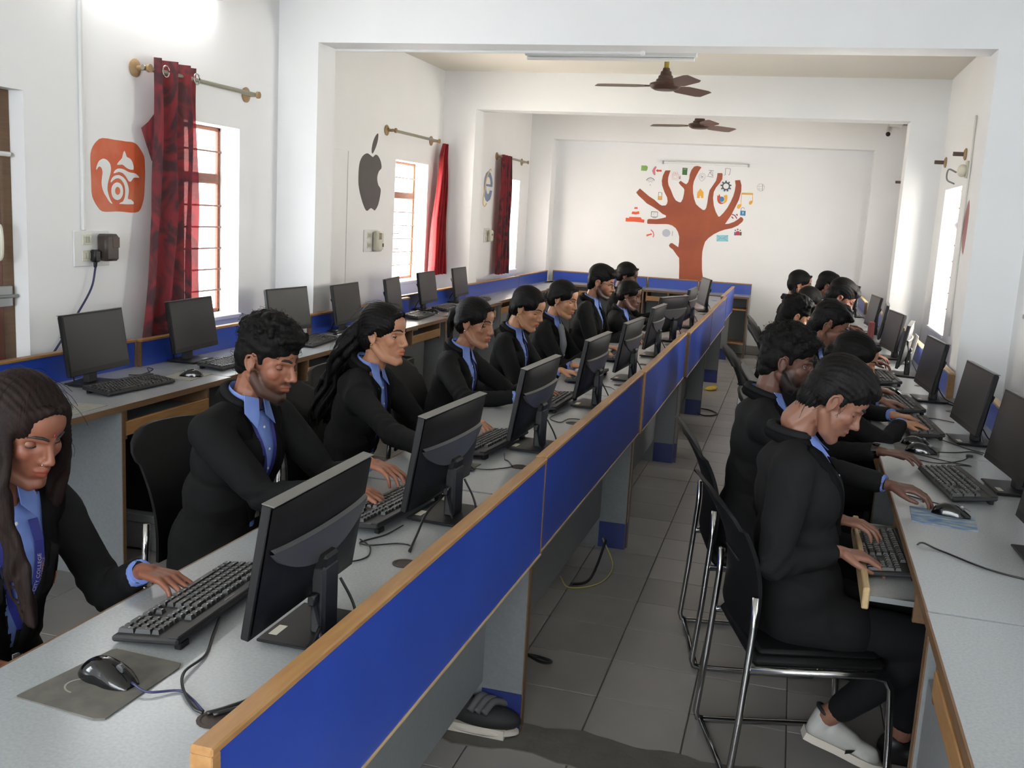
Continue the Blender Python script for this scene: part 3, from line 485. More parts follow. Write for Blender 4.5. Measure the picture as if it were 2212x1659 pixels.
# left row
LSM = [(1.85, 4.13, -2.535, -3.07, -.0), (4.13, 5.74, -2.56, -3.05, .0), (5.74, 7.45, -2.62, -2.925, 0), (7.45, 9.15, -2.74, -3.16, 0), (9.15, 11.2, -2.76, -3.2, 0), (11.2, 12.58, -2.78, -3.1, 0)]
LSM = [(1.85, 4.13, -2.535, -3.07), (4.13, 5.72, -2.555, -3.045), (5.72, 7.42, -2.60, -2.945), (7.42, 9.12, -2.66, -3.04), (9.12, 11.1, -2.70, -3.05), (11.1, 12.58, -2.73, -3.08)]
lab = ['left wall desk unit nearest the viewer, below the brown door and orange painting', 'left wall desk unit under the first curtained window', 'left wall desk unit passing the first arch pillar', 'left wall desk unit under the second window', 'empty left wall desk unit past the second arch pillar', 'empty left wall desk unit ending at the back corner']
for i, (a, b, xf, xb) in enumerate(LSM):
    L = b-a-.004; D = xf-xb
    tr = [(1.5, 2.11)] if i == 0 else [(.12, .72), (L-.75, L-.15)]
    desk_unit(lab[i], rowT(xf, a+.002, -1, 0), L, D, trays=tr, holes=[(.42, D-.1), (L-.4, D-.1)], group=G2, low=.74, mid=(1.478,) if i == 0 else (.1,), left_panel=False, right_panel=i > 2, kick=False)
# right row
RSM = [(1.2, 2.34, .355, .93, .014), (2.34, 4.11, .372, .93, .012), (4.11, 5.68, .405, .925, .01), (5.68, 7.45, .41, .865, 0), (7.45, 9.2, .43, .865, 0), (9.2, 11.0, .42, .81, 0), (11.0, 12.55, .40, .76, 0)]
lab = ['right wall desk unit at the lower right corner with closed cupboard', 'right wall desk unit with the pulled out keyboard tray', 'right wall desk unit of the woman with hair clips', 'right wall desk unit just past the first arch pillar', 'right wall desk unit under the right hand window', 'right wall desk unit past the second arch pillar', 'last right wall desk unit at the back corner']
for i, (a, b, xf, xb, sk) in enumerate(RSM):
    L = b-a-.004; D = xb-xf
    desk_unit(lab[i], rowT(xf, a+.002, 1, sk), L, D, trays=[(.14, L-.14)] if i == 0 else ([(.31, 1.02)] if i == 1 else [(.15, .75), (L-.75, L-.15)]), tray_out={0: .125} if i == 1 else {}, holes=[(.35, D-.1), (L-.45, D-.11)], group=G3, low=.74, top_post=True, end=(i == 3, False), kick=False, cupboard=(i == 0))
# back row
for i, (a, b, l) in enumerate([(-3.05, -1.79, 'back wall desk unit in the left corner'), (-1.785, -1.14, 'narrow back wall desk unit left of the painted trunk'), (-1.135, -.475, 'back wall desk unit with open shelf at its right end')]):
    T = (lambda a: (lambda p: (a+p[0], 12.28+p[1], p[2])))(a); L = b-a-.003; D = .47
    r_ = desk_unit(l, T, L, D, trays=[(.05, L-.06)] if i < 2 else [], group=G4, low=.74, mid=(L*.5,) if i == 1 else ())
    if i == 2:
        for z in (.17, .58):
            s_ = MB(lambda p: tuple(Vector(T(p))-r_.location)); s_.box(.02, L-.02, .02, .4, z, z+.018); s_.build('shelf', 'pine', r_)

# ------------------------------------------------------------ monitors
def make_monitor(label, group):
    W, Hh, z0 = .43, .262, .058
    root = empty('computer_monitor', label=label, cat='monitor', group=group)
    t = R(9); piv = (0, 0, .19)
    def T(p):   # tilt back about the hinge; the screen looks towards -x
        x, y, z = p[0], p[1], p[2]-piv[2]; return (x*math.cos(t)+z*math.sin(t), y, -x*math.sin(t)+z*math.cos(t)+piv[2])
    mb = MB(T); mb.bbox(-.030, -.012, -W/2, W/2, z0, z0+Hh, .0025)
    # bulged back shell
    n, m = 14, 8; v = []; f = []
    for i in range(n+1):
        for j in range(m+1):
            y = -W/2+.004+(W-.008)*i/n; k = j/m; z = z0+.006+(Hh-.012)*k; e = math.sin(math.pi*i/n)**.45 if 0 < i < n else 0
            prof = min(1, k/.18)*min(1, (1-k)/.10)
            d = .004+.019*e*prof*(1.0 if k < .62 else .62)
            v.append((-.013+d, y, z))
    for i in range(n):
        for j in range(m): f.append((i*(m+1)+j, (i+1)*(m+1)+j, (i+1)*(m+1)+j+1, i*(m+1)+j+1))
    mb.add(v, f); mb.build('housing', 'black_plastic', root, smooth=True)
    # crescent band on the back
    v = []; f = []; n = 18
    for i in range(n+1):
        y = -W/2*.93+W*.93*i/n; e = math.sin(math.pi*i/n)
        zt = z0+Hh*.66; zb = zt-.070*e**.7-.002
        ee = math.sin(math.pi*min(max((y+W/2)/W, 0), 1))**.45
        x = -.0125+.0055+.019*ee
        v += [(x-.006, y, zt+.004), (x+.0025, y, zt), (x+.0025, y, zb), (x-.006, y, zb-.003)]
    for i in range(n):
        for j in range(3): f.append((i*4+j, (i+1)*4+j, (i+1)*4+j+1, i*4+j+1))
    mb = MB(T); mb.add(v, f); mb.build('back_band', 'grey_band', root, smooth=True)
    MB(T).bbox(-.0315, -.006, -W/2+.002, W/2-.002, z0+Hh-.001, z0+Hh+.0015, .0007).build('top_edge', 'bezel_top', root)
    MB(T).box(-.0312, -.029, -W/2+.009, W/2-.009, z0+.024, z0+Hh-.009).build('screen', 'screen_off', root)
    mb = MB(T); mb.bbox(-.008, .03, -.03, .03, .11, .175, .006); mb.build('hinge', 'black_plastic', root)
    mb = MB(); mb.bbox(-.006, .026, -.032, .032, .008, .15, .006); mb.bbox(-.014, .01, -.02, .02, .125, .15, .004); mb.build('stand_post', 'black_matte', root)
    mb = MB(); mb.bbox(-.085, .07, -.098, .098, .0055, .012, .002).box(-.075, .06, -.085, .085, 0, .006); mb.build('base', 'black_gloss' if False else 'black_plastic', root)
    MB().bbox(-.074, -.056, -.07, -.025, .012, .0126, .0002).build('base_sticker', 'sticker', root, label='worn pale sticker')
    mb = MB(); mb.bbox(.0, .016, -.055, -.035, .075, .098, .003); mb.tube(spl([(.01, -.045, .078), (.018, -.043, .05), (.03, -.05, .012), (.06, -.09, .006), (.09, -.13, .003)]), .0035, 6); mb.tube(spl([(.02, .05, .1), (.05, .05, .05), (.075, .02, .012), (.1, -.06, .004), (.10, -.13, .003)]), .003, 6)
    mb.build('cable', 'cable', root, smooth=True)
    return root
first = None
def place_monitor(x, y, rz, label, group, z=.7505, flip=False):
    global first
    if first is None: first = make_monitor(label, group); o = first
    else: o = copy_tree(first)
    o.location = (x, y, z); o.rotation_euler = (0, 0, rz); tagit(o, label, 'monitor', group); return o
GC, GL, GR = 'monitors on the centre row', 'monitors on the left wall desks', 'monitors on the right wall desks'
LB = ['black monitor nearest the viewer, its back to the blue partition', 'black monitor facing the curly haired man', 'black monitor facing the woman with long wavy hair', 'black monitor facing the woman with the ponytail', 'black monitor facing the woman with a gold ring',
      'black monitor facing the woman in the grey scarf', 'black monitor turned almost flat to the viewer, before the bearded man in glasses', 'black monitor facing the dark haired woman beside the man in glasses', 'farthest black monitor of the centre row, standing tall']
for i, (x, y, rz) in enumerate([(-.842, 1.70, 0), (-.86, 2.53, -4), (-.845, 3.45, -3), (-.815, 4.38, -3), (-.785, 5.22, -4), (-.79, 6.25, -3), (-.80, 7.15, -20), (-.77, 8.18, -3), (-.80, 9.85, 16)]): place_monitor(x, y, R(rz), LB[i], GC)
LB = ['blank monitor below the brown door on the left desks', 'blank monitor in front of the first dark red curtain', 'blank monitor by the first arch pillar, partly behind the curly hair', 'blank monitor below the painted dark fruit', 'blank monitor in front of the second window, tilted', 'blank monitor beside the bright red tied curtain', 'last blank monitor on the left, by the second pillar']
for i, (x, y, rz) in enumerate([(-2.93, 3.636, 4), (-2.965, 4.42, 4), (-2.96, 5.42, -6), (-2.865, 6.04, 2), (-2.87, 6.85, 9), (-2.96, 7.8, 2), (-2.98, 8.70, 2)]): place_monitor(x, y, R(180+rz), LB[i], GL)
LB = ['black monitor cut off by the right edge, nearest the viewer', 'monitor cut by the right edge, beyond the nearest one', 'dark monitor under the arch pillar on the right desks', 'dark monitor facing the woman with hair clips, second full one from the right', 'dark monitor turned away with a pale back, behind the right window', 'dark monitor with a grey screen past the window',
      'thin dark monitor near the second arch pillar', 'grey screened monitor beside the small red box', 'far monitor with a bright grey screen', 'farthest monitor edge on the right desks']
for i, (x, y, rz) in enumerate([(.755, 2.86, 4), (.81, 3.66, 6), (.80, 4.47, 5), (.76, 5.52, 5), (.72, 6.42, -9), (.72, 7.25, 8), (.72, 8.05, -4), (.71, 8.95, 6), (.63, 10.6, 6), (.60, 11.6, 0)]): place_monitor(x, y, R(rz), LB[i], GR)

# ------------------------------------------------------------ keyboards
U = .0179
ROWS = [[(1, 'E'), -1, 1, 1, 1, 1, -.5, 1, 1, 1, 1, -.5, 1, 1, 1, 1, -.25, 1, 1, 1, -4.25],
        ['`', '1', '2', '3', '4', '5', '6', '7', '8', '9', '0', '-', '=', 2, -.25, 1, 1, 1, -.25, 1, '/', '*', '-'],
        [1.5, 'Q', 'W', 'E', 'R', 'T', 'Y', 'U', 'I', 'O', 'P', '[', ']', 1.5, -.25, 1, 1, 1, -.25, '7', '8', '9', (1, '+', 2)],
        [1.75, 'A', 'S', 'D', 'F', 'G', 'H', 'J', 'K', 'L', ';', "'", 2.25, -3.5, '4', '5', '6'],
        [2.25, 'Z', 'X', 'C', 'V', 'B', 'N', 'M', ',', '.', '/', 2.75, -1.25, 1, -1.25, '1', '2', '3', (1, '', 2)],
        [1.25, 1.25, 1.25, 6.25, 1.25, 1.25, 1.25, 1.25, -.25, 1, 1, 1, -.25, 2, '.']]
GLY = {}
def glyph(c):
    if c not in GLY:
        cu = bpy.data.curves.new('glyph', 'FONT'); cu.body = c; cu.size = 1; cu.resolution_u = 1; ob = bpy.data.objects.new('glyph', cu); C.objects.link(ob)
        me = bpy.data.meshes.new_from_object(ob.evaluated_get(bpy.context.evaluated_depsgraph_get())) if True else None
        GLY[c] = ([tuple(v.co) for v in me.vertices], [tuple(p.vertices) for p in me.polygons]); bpy.data.objects.remove(ob); bpy.data.curves.remove(cu); bpy.data.meshes.remove(me)
    return GLY[c]
def keylist():
    out = []; y = 0
    for r_, row in enumerate(ROWS):
        x = 0
        for k in row:
            w_, ch, h = (k[0], k[1], k[2] if len(k) > 2 else 1) if isinstance(k, tuple) else ((1, k, 1) if isinstance(k, str) else (k, '', 1))
            if w_ > 0: out.append((x, r_, w_, h, ch))
            x += abs(w_)
    return out
KEYS = keylist()
def make_keyboard(label, group, single=False, legends=True, slim=False):
    """x across depth (towards the user is -x), keys run from +y (left) to -y (right)"""
    Lk, Dk = 23.0*U+.012, .142
    root = empty('keyboard', label=label, cat='keyboard', group=group)
    T = lambda p: (p[0], p[1], p[2]+.10*(p[0]+Dk/2)+0.004)
    mb = MB(T); mb.bbox(-Dk/2, Dk/2, -Lk/2, Lk/2, 0, .013, .004).bbox(Dk/2-.022, Dk/2, -Lk/2+.002, Lk/2-.002, .012, .0165, .002); mb.build('case', 'black_matte', root)
    mb = MB(); mb.bbox(Dk/2-.02, Dk/2-.005, -Lk/2+.02, -Lk/2+.05, 0, .014, .002); mb.build('foot', 'black_plastic', root); MB().bbox(Dk/2-.02, Dk/2-.005, Lk/2-.05, Lk/2-.02, 0, .014, .002).build('foot', 'black_plastic', root)
    allk = MB(T); leg = MB(T); cache = {}
    for (x, r_, w_, h, ch) in KEYS:
        yc = Lk/2-.006-(x+w_/2)*U; row_d = .0183
        xt = Dk/2-.027-(r_+(h-1)/2+.45)*row_d-(0 if r_ == 0 else .0035)
        hy, hx = w_*U/2-.0012, h*row_d/2-.0012
        def keyshape(m, cx, cy):
            a, b = hx, hy; c_, d_ = hx-.0022, hy-.0026
            v = [(cx-a, cy-b, .0), (cx+a, cy-b, 0), (cx+a, cy+b, 0), (cx-a, cy+b, 0), (cx-c_-.0006, cy-d_, .0085), (cx+c_-.0006, cy-d_, .0085), (cx+c_-.0006, cy+d_, .0085), (cx-c_-.0006, cy+d_, .0085)]
            m.add(v, [(0, 3, 2, 1), (4, 5, 6, 7), (0, 1, 5, 4), (1, 2, 6, 5), (2, 3, 7, 6), (3, 0, 4, 7)])
        if single:
            kk = (w_, h)
            if kk not in cache:
                m = MB(lambda p: (p[0], p[1], p[2]+.10*p[0])); keyshape(m, 0, 0); cache[kk] = m.mesh('key', 'key')
            ko = link('key', cache[kk], root); ko.location = T((xt, yc, .0125))
        else:
            keyshape(allk, xt, yc); allk.v[-8:] = [(p[0], p[1], p[2]+.0125) for p in allk.v[-8:]]
        if legends:
            if ch and ch != 'E':
                gv, gf = glyph(ch); s_ = .0084
                leg.add([(xt+.0006+q[1]*s_-.001, yc+.0035-q[0]*s_, .0213) for q in gv], gf)
            else: leg.add([(xt+.0015, yc+min(hy-.004, .004), .0213), (xt+.0015, yc-.002, .0213), (xt+.0032, yc-.002, .0213), (xt+.0032, yc+min(hy-.004, .004), .0213)], [(0, 1, 2, 3)])
    if not single: allk.build('keys', 'key', root, kind='stuff')
    if legends: leg.build('key_legends', 'legend', root)
    MB(T).bbox(Dk/2-.014, Dk/2-.011, -.02, .02, .0166, .0172, .0001).build('maker_strip', 'grey_band', root)
    return root
kb1 = make_keyboard('black keyboard nearest the viewer with a woman\'s fingertips on its edge', 'keyboards', True)
kb1.location = (-1.112, 1.712, .7505); kb1.rotation_euler = (0, 0, R(2))
kbp = None
def place_kb(x, y, rz, label, z=.7505):
    global kbp
    if kbp is None: kbp = make_keyboard(label, 'keyboards'); o = kbp
    else: o = copy_tree(kbp)
    o.location = (x, y, z); o.rotation_euler = (0, 0, R(rz)); tagit(o, label, 'keyboard', 'keyboards')
for a in [(-1.02, 2.50, -6, 'black keyboard under the curly haired man\'s hand'), (-1.005, 3.38, -6, 'black keyboard under the wavy haired woman\'s fingers'), (-.99, 4.30, -2, 'black keyboard beside the ponytailed woman\'s hand'), (-1.0, 5.12, -2, 'black keyboard under the ringed hand'), (-.99, 6.0, 0, 'black keyboard under the hand with the bracelet'),
          (-1.0, 7.0, 0, 'black keyboard in front of the bearded man in glasses'), (-.97, 7.95, 0, 'black keyboard under the far woman\'s hands'),
          (-2.735, 3.64, 176, 'black keyboard in front of the blank monitor below the door'), (-2.73, 4.44, 182, 'black keyboard in front of the first dark red curtain'), (-2.76, 5.42, 186, 'black keyboard with a mouse lying on its end'), (-2.80, 6.28, 180, 'keyboard partly hidden by the wavy haired woman, below the painted fruit'),
          (-2.80, 7.25, 183, 'pale lit keyboard near the second window'), (-2.82, 8.0, 180, 'keyboard in front of the tied red curtain monitor'), (-2.86, 9.0, 184, 'last keyboard on the left desks'),
          (.61, 3.60, 8, 'black keyboard between the two near men\'s hands'), (.60, 4.62, 4, 'black keyboard under the clasped hands of the woman with hair clips'), (.585, 5.20, 6, 'black keyboard in front of the dark monitor by the pillar'), (.57, 6.1, 4, 'black keyboard below the man with short back and sides'), (.555, 7.0, 0, 'keyboard under a brown hand on the far right desks')]:
    place_kb(*a)
place_kb(.345, 3.03, 2, 'black keyboard on the pulled out wooden tray', .649)

# ------------------------------------------------------------ mice and pads
def make_mouse():
    root = empty('computer_mouse'); n, m = 16, 12; L, W_, Hm = .118, .064, .038
    def surf(i, j):
        u = i/n; a = math.pi*j/m; w_ = W_/2*(math.sin(math.pi*min(max(u*.9+.05, 0), 1))**.42)*(1-.12*math.exp(-((u-.5)/.15)**2))
        hh = Hm*(math.sin(math.pi*(u**.8)*.93+.16)**.8 if 0 < u < 1 else .12)
        hh = max(hh, .004); return (L*(u-.5), -w_*math.cos(a), hh*math.sin(a)**.7)
    v = [surf(i, j) for i in range(n+1) for j in range(m+1)]; f = [(i*(m+1)+j, (i+1)*(m+1)+j, (i+1)*(m+1)+j+1, i*(m+1)+j+1) for i in range(n) for j in range(m)]
    f += [tuple(j for j in range(m+1)), tuple(n*(m+1)+j for j in range(m, -1, -1))]
    f.append(tuple([i*(m+1) for i in range(n+1)]+[i*(m+1)+m for i in range(n, -1, -1)]))
    mb = MB(); mb.add(v, f); mb.build('shell', 'black_gloss', root, smooth=True)
    mb = MB(); mb.lathe([(.004, -.004), (.0085, -.003), (.0085, .003), (.004, .004)], (.03, 0, .027), 14, 'y'); mb.build('scroll_wheel', 'grey_band', root)
    MB().tube([(.055, 0, .021), (.04, 0, .0285), (.02, 0, .0358), (.012, 0, .0378)], .0009, 4).build('button_seam', 'cable', root)
    return root
mp = None
def place_mouse(x, y, rz, label, z=.7505, s=1):
    global mp
    if mp is None: mp = make_mouse(); o = mp
    else: o = copy_tree(mp)
    o.location = (x, y, z); o.rotation_euler = (0, 0, R(rz)); o.scale = (s, s, s); tagit(o, label, 'mouse', 'computer mice')
def pad(pts, m, label, z=.7503):
    c = (sum(p[0] for p in pts)/len(pts), sum(p[1] for p in pts)/len(pts), z)
    mb = MB(); mb.poly([(p[0]-c[0], p[1]-c[1], .0) for p in pts], (0, 0, .0025)); o = mb.build('mouse_pad', m); o.location = c; tagit(o, label, 'mouse pad', 'mouse pads')
pad([(-1.186, 1.272), (-1.183, 1.268), (-1.02, 1.255), (-1.003, 1.262), (-1.0, 1.46), (-1.008, 1.476), (-1.15, 1.482), (-1.156, 1.474)], 'pad', 'worn dark grey mouse pad with a pale ring mark, nearest the viewer')
mb = MB(); mb.poly([(.028*math.cos(a)*1.15-.02, .028*math.sin(a)-.03, 0) for a in np.linspace(1.2, 4.6, 16)]+[(.025*math.cos(a)*1.15-.02, .025*math.sin(a)-.03, 0) for a in np.linspace(4.6, 1.2, 16)], (0, 0, .0003))
for o in C.objects:
    if o.name == 'mouse_pad': q = mb.build('ring_mark', 'pad_pale', o); q.location = (.0, 0, .0026); break
place_mouse(-1.085, 1.375, -10, 'large black mouse on the worn dark pad nearest the viewer', .7535, 1.0)
pad([(-2.63, 3.93), (-2.78, 3.93), (-2.80, 4.13), (-2.65, 4.14)], 'pad_pale', 'pale grey mouse pad under the silver mouse on the left desks')
place_mouse(-2.69, 4.03, 200, 'silver and black mouse on the pale pad on the left desks', .7535, .9)
pad([(-2.57, 3.09), (-2.69, 3.07), (-2.70, 3.27), (-2.58, 3.29)], 'pad_pale', 'grey mouse pad at the front edge of the left desks')
pad([(-1.09, 2.93), (-.97, 2.93), (-.955, 3.12), (-1.08, 3.12)], 'pad', 'grey mouse pad with a brown stain under the wavy haired woman\'s mouse')
place_mouse(-1.0, 3.03, 0, 'small black mouse in the wavy haired woman\'s hand', .7535, .85)
place_mouse(-2.73, 5.73, 200, 'black mouse lying on the end of a keyboard', .772, .9)
place_mouse(-2.82, 7.62, 190, 'shiny black mouse near the second window', .7505)
pad([(.42, 3.10), (.60, 3.07), (.615, 3.25), (.43, 3.27)], 'pad_blue', 'faded blue mouse pad under the bearded man\'s right hand')
place_mouse(.545, 3.22, -12, 'black mouse under the bearded man\'s right hand', .7535, .95)
pad([(.46, 4.10), (.62, 4.08), (.65, 4.26), (.47, 4.30)], 'pad', 'dark mouse pad with two mice on it')
place_mouse(.555, 4.27, -14, 'farther of the two black mice on one pad', .7535, .95); place_mouse(.56, 4.13, -10, 'nearer of the two black mice on one pad', .7535, 1)
place_mouse(.545, 4.80, -5, 'black mouse behind the woman\'s folded sleeve', .7505)
place_mouse(.57, 5.62, -5, 'black mouse in front of the hair clip woman\'s face', .7505); place_mouse(.55, 6.32, 0, 'black mouse beside the short haired man\'s chin', .7505); place_mouse(.58, 6.85, 0, 'black mouse on the pad under the grey screened monitor', .7505)
place_mouse(.565, 7.45, -10, 'black mouse held by a far brown hand', .7505); place_mouse(-1.0, 4.03, 0, 'black mouse below the pointing hand', .7505, .9); place_mouse(-.95, 5.85, 0, 'black mouse beside the keyboard of the woman in the scarf', .7505, .9); place_mouse(-1.04, 8.25, 0, 'pale mouse in the far woman\'s fingers', .7505, .9)

# ------------------------------------------------------------ loose cables on the desks
def cable(pts, r, m, label, group='cables', n=6, name='cable'):
    c = Vector(pts[0]); mb = MB(); mb.tube([p-c for p in spl(pts, n)], r, 6); o = mb.build(name, m, None, smooth='all'); o.location = c; return tagit(o, label, 'cable', group)
z = .753
cable([(-1.043, 1.66, .762), (-1.02, 1.60, z), (-.985, 1.52, z), (-.975, 1.44, z+.006), (-.945, 1.39, z+.004), (-.895, 1.345, z), (-.870, 1.335, z)], .0028, 'cable', 'keyboard lead of the nearest keyboard going to the desk hole')
cable([(-1.03, 1.365, .762), (-.99, 1.355, .757), (-.95, 1.385, z), (-.915, 1.37, z), (-.872, 1.34, z)], .0022, 'cable_blue', 'dark blue mouse lead from the nearest mouse to the desk hole')
cable([(-.80, 1.62, .80), (-.80, 1.55, .756), (-.79, 1.48, .756), (-.805, 1.42, .757), (-.84, 1.36, .755), (-.862, 1.335, z)], .0042, 'cable', 'thick black power lead behind the nearest monitor')
cable([(-.78, 1.66, .78), (-.775, 1.56, .757), (-.77, 1.45, .757), (-.81, 1.38, .757), (-.85, 1.335, z)], .0042, 'cable', 'thick black screen lead along the blue partition')
cable([(-.93, 2.36, .765), (-.955, 2.30, z), (-.99, 2.22, z), (-.955, 2.20, z+.003), (-.90, 2.25, z), (-.86, 2.24, z+.002), (-.848, 2.205, z)], .0022, 'cable', 'looped keyboard lead beside the second desk hole')
cable([(-1.05, 2.12, z), (-1.0, 2.08, z), (-.955, 2.08, z), (-.93, 2.13, z), (-.955, 2.20, z), (-1.0, 2.24, z)], .002, 'cable', 'loop of thin mouse lead behind the nearest monitor')
cable([(-.86, 2.52, .83), (-.885, 2.42, .79), (-.87, 2.30, .76), (-.852, 2.21, z)], .0036, 'cable', 'black screen lead hanging from the second monitor')
cable([(-.955, 3.05, z), (-.91, 3.06, z), (-.87, 3.10, z), (-.85, 3.13, z)], .002, 'cable', 'mouse lead of the wavy haired woman\'s mouse')
cable([(-.92, 3.28, .76), (-.90, 3.22, z), (-.88, 3.20, z), (-.85, 3.14, z)], .002, 'cable', 'keyboard lead near the third desk hole')
cable([(-.90, 4.13, .76), (-.93, 4.0, z), (-.87, 3.93, z), (-.85, 4.02, z), (-.80, 4.03, z)], .002, 'cable', 'thin lead near the fourth desk hole')
cable([(-.93, 4.98, z), (-.88, 4.93, z), (-.83, 4.9, z), (-.79, 4.82, z)], .002, 'cable', 'thin lead behind the fourth monitor')
cable([(-2.80, 3.88, .765), (-2.86, 3.93, .79), (-2.88, 4.0, .77), (-2.90, 3.94, z), (-2.94, 3.9, z)], .0025, 'cable', 'curled lead behind the keyboard below the door')
cable([(.40, 2.82, .665), (.41, 2.86, .752), (.46, 2.83, z), (.56, 2.72, z), (.66, 2.67, z), (.75, 2.66, z)], .0025, 'cable', 'black lead running from the tray keyboard over the right desk')
cable([(.66, 3.93, .76), (.72, 3.98, z), (.63, 4.02, z), (.52, 4.1, z), (.50, 4.02, z), (.60, 3.96, z), (.70, 4.06, z), (.735, 4.14, z)], .0022, 'cable', 'tangled thin lead below the two mice')
MB().bbox(-.012, .012, -.006, .006, 0, .011, .002).build('usb_plug', 'cable').location = (.74, 4.15, .7505)
tagit(C.objects['usb_plug'], 'small black plug at the end of the tangled lead', 'plug')
cable([(.62, 4.12, z+.01), (.70, 4.2, z), (.76, 4.25, z), (.80, 4.22, z)], .0022, 'cable', 'mouse lead running to the hole by the pillar monitor')
cable([(.64, 4.45, .76), (.70, 4.40, z), (.76, 4.30, z), (.81, 4.25, z)], .0022, 'cable', 'keyboard lead running under the pillar monitor')
cable([(.66, 4.95, z), (.72, 4.95, z), (.79, 4.9, z)], .0022, 'cable', 'thin lead by the folded sleeve')
cable([(.70, 2.22, .753), (.66, 2.16, .756), (.665, 2.08, z), (.72, 2.0, z)], .0028, 'cable_blue', 'dark lead curling in at the lower right edge')
cable([(.42, 3.42, z), (.48, 3.37, z), (.545, 3.29, .762)], .0022, 'cable', 'mouse lead behind the bearded man\'s hand')

# ------------------------------------------------------------ computer towers and things below the desks
def tower(x, y, z, label, m='tower', g='computer towers below the left desks'):
    root = empty('computer_tower', (x, y, z), label=label, cat='computer', group=g)
    MB().bbox(-.20, .20, -.085, .085, 0, .38, .006).build('case', m, root); MB().bbox(.20, .207, -.08, .08, .005, .375, .004).build('front_panel', 'black_gloss', root)
    MB().bbox(.207, .209, -.06, .06, .30, .335, .001).build('drive_bay', 'black_plastic', root); MB().bbox(.207, .2085, .02, .06, .06, .085, .0005).build('maker_label', 'sticker', root)
tower(-2.82, 3.80, .17, 'black computer tower on a pale stand below the nearest left desk'); tower(-2.85, 6.20, .12, 'black computer tower below the left desk by the ponytail'); tower(-2.86, 6.75, .12, 'black computer tower below the left desk under the second tray')
st = empty('tower_stand', (-2.80, 3.80, 0), label='pale low stand carrying the black computer tower', cat='stand'); MB().bbox(-.22, .22, -.13, .13, .13, .17, .004).build('shelf_board', 'laminate', st)
for s_ in (-1, 1): MB().bbox(-.2, .2, s_*.11-.012, s_*.11+.012, 0, .13, .003).build('stand_leg', 'laminate', st)
for i, y in enumerate((6.2, 6.75)):
    s2 = empty('tower_stand', (-2.84, y, 0), label='low dark stand below the %s of two towers on the left' % ('nearer', 'farther')[i], cat='stand'); MB().bbox(-.21, .21, -.1, .1, .09, .12, .004).build('shelf_board', 'laminate_grey', s2)
    for s_ in (-1, 1): MB().bbox(-.2, .2, s_*.085-.01, s_*.085+.01, 0, .09, .003).build('stand_leg', 'laminate_grey', s2)
cable([(-3.0, 3.66, .60), (-2.96, 3.62, .5), (-2.9, 3.60, .42), (-2.93, 3.58, .35)], .006, 'cable_grey', 'grey lead hanging below the nearest left tray')
cable([(-2.62, 3.9, .19), (-2.55, 3.86, .08), (-2.62, 3.72, .008), (-2.8, 3.66, .008)], .005, 'cable', 'black lead looping under the nearest left desk')
cable([(-.70, 4.30, .15), (-.72, 4.22, .05), (-.74, 4.12, .008), (-.80, 4.05, .01)], .006, 'cable', 'black lead hanging out below the second grey panel')
cable([(-.73, 4.38, .13), (-.66, 4.30, .03), (-.69, 4.12, .006), (-.8, 4.02, .006), (-.86, 4.1, .02)], .004, 'cable_yellow', 'dull yellow lead looping on the tiles')
cable([(-.80, 3.12, .12), (-.72, 3.18, .05), (-.70, 3.28, .01), (-.78, 3.30, .01), (-.85, 3.22, .04)], .006, 'cable', 'black lead looping out behind the first side panel')
cable([(-.70, 8.35, .03), (-.60, 8.30, .008), (-.50, 8.42, .008), (-.58, 8.58, .008), (-.72, 8.55, .02)], .006, 'cable', 'black lead loop on the tiles far down the aisle')
mb = MB(); mb.ell((0, 0, .018), (.05, .07, .018)).ell((.02, .05, .02), (.035, .04, .02)).ell((-.02, -.05, .014), (.04, .035, .014))
o_ = mb.build('cloth', 'yellow_cloth', smooth='all'); o_.location = (-.655, 9.7, 0); tagit(o_, 'crumpled yellow cloth on the tiles by the centre row', 'cloth')
bag = empty('shoe', (-.80, 2.74, 0), label='dark shoe with a white sole and grey laces under the nearest blue panel', cat='shoe')
mb = MB(); mb.ell((0, 0, .02), (.13, .05, .02), nu=24).box(-.09, .09, -.04, .04, .005, .035); mb.build('sole', 'rubber_white', bag, smooth=True)
mb = MB(); mb.ell((.02, 0, .055), (.115, .045, .04), nu=20).ell((-.06, 0, .075), (.055, .04, .05), nu=16); mb.build('upper', 'bag_black', bag, smooth='all')
for k in range(3): MB().tube(spl([(-.02+.022*k, -.045, .085), (.0+.022*k, 0, .118-.006*k), (.02+.03*k, .045, .085)]), .012, 8).build('lace', 'bag_grey', bag, smooth='all')

# ------------------------------------------------------------ things on the walls
def rod(x, y0, y1, z, side, label, ends=True):
    root = empty('curtain_rod', (x, (y0+y1)/2, z), label=label, cat='curtain rod', group='curtain rods'); o = lambda: MB(lambda p: (p[0]*side, p[1]-(y0+y1)/2, p[2]))
    o().tube([(.07, y0-.03, 0), (.07, y1+.04, 0)], .0125, 10).build('rod', 'rod_metal', root, smooth=True)
    for y in (y0, y1):
        o().lathe([(.042, 0), (.045, .008), (.03, .016), (.012, .02), (.012, .075), (.02, .08), (.02, .095), (.005, .098)], (0, y, 0), 18, 'x').build('bracket', 'brass', root, smooth=True)
rod(XL1, 4.38, 5.42, 2.205, 1, 'curtain rod with wooden discs over the first window'); rod(XL2, 7.92, 8.98, 2.225, 1, 'curtain rod over the second window'); rod(XL2, 11.12, 12.2, 2.23, 1, 'curtain rod over the far left window')
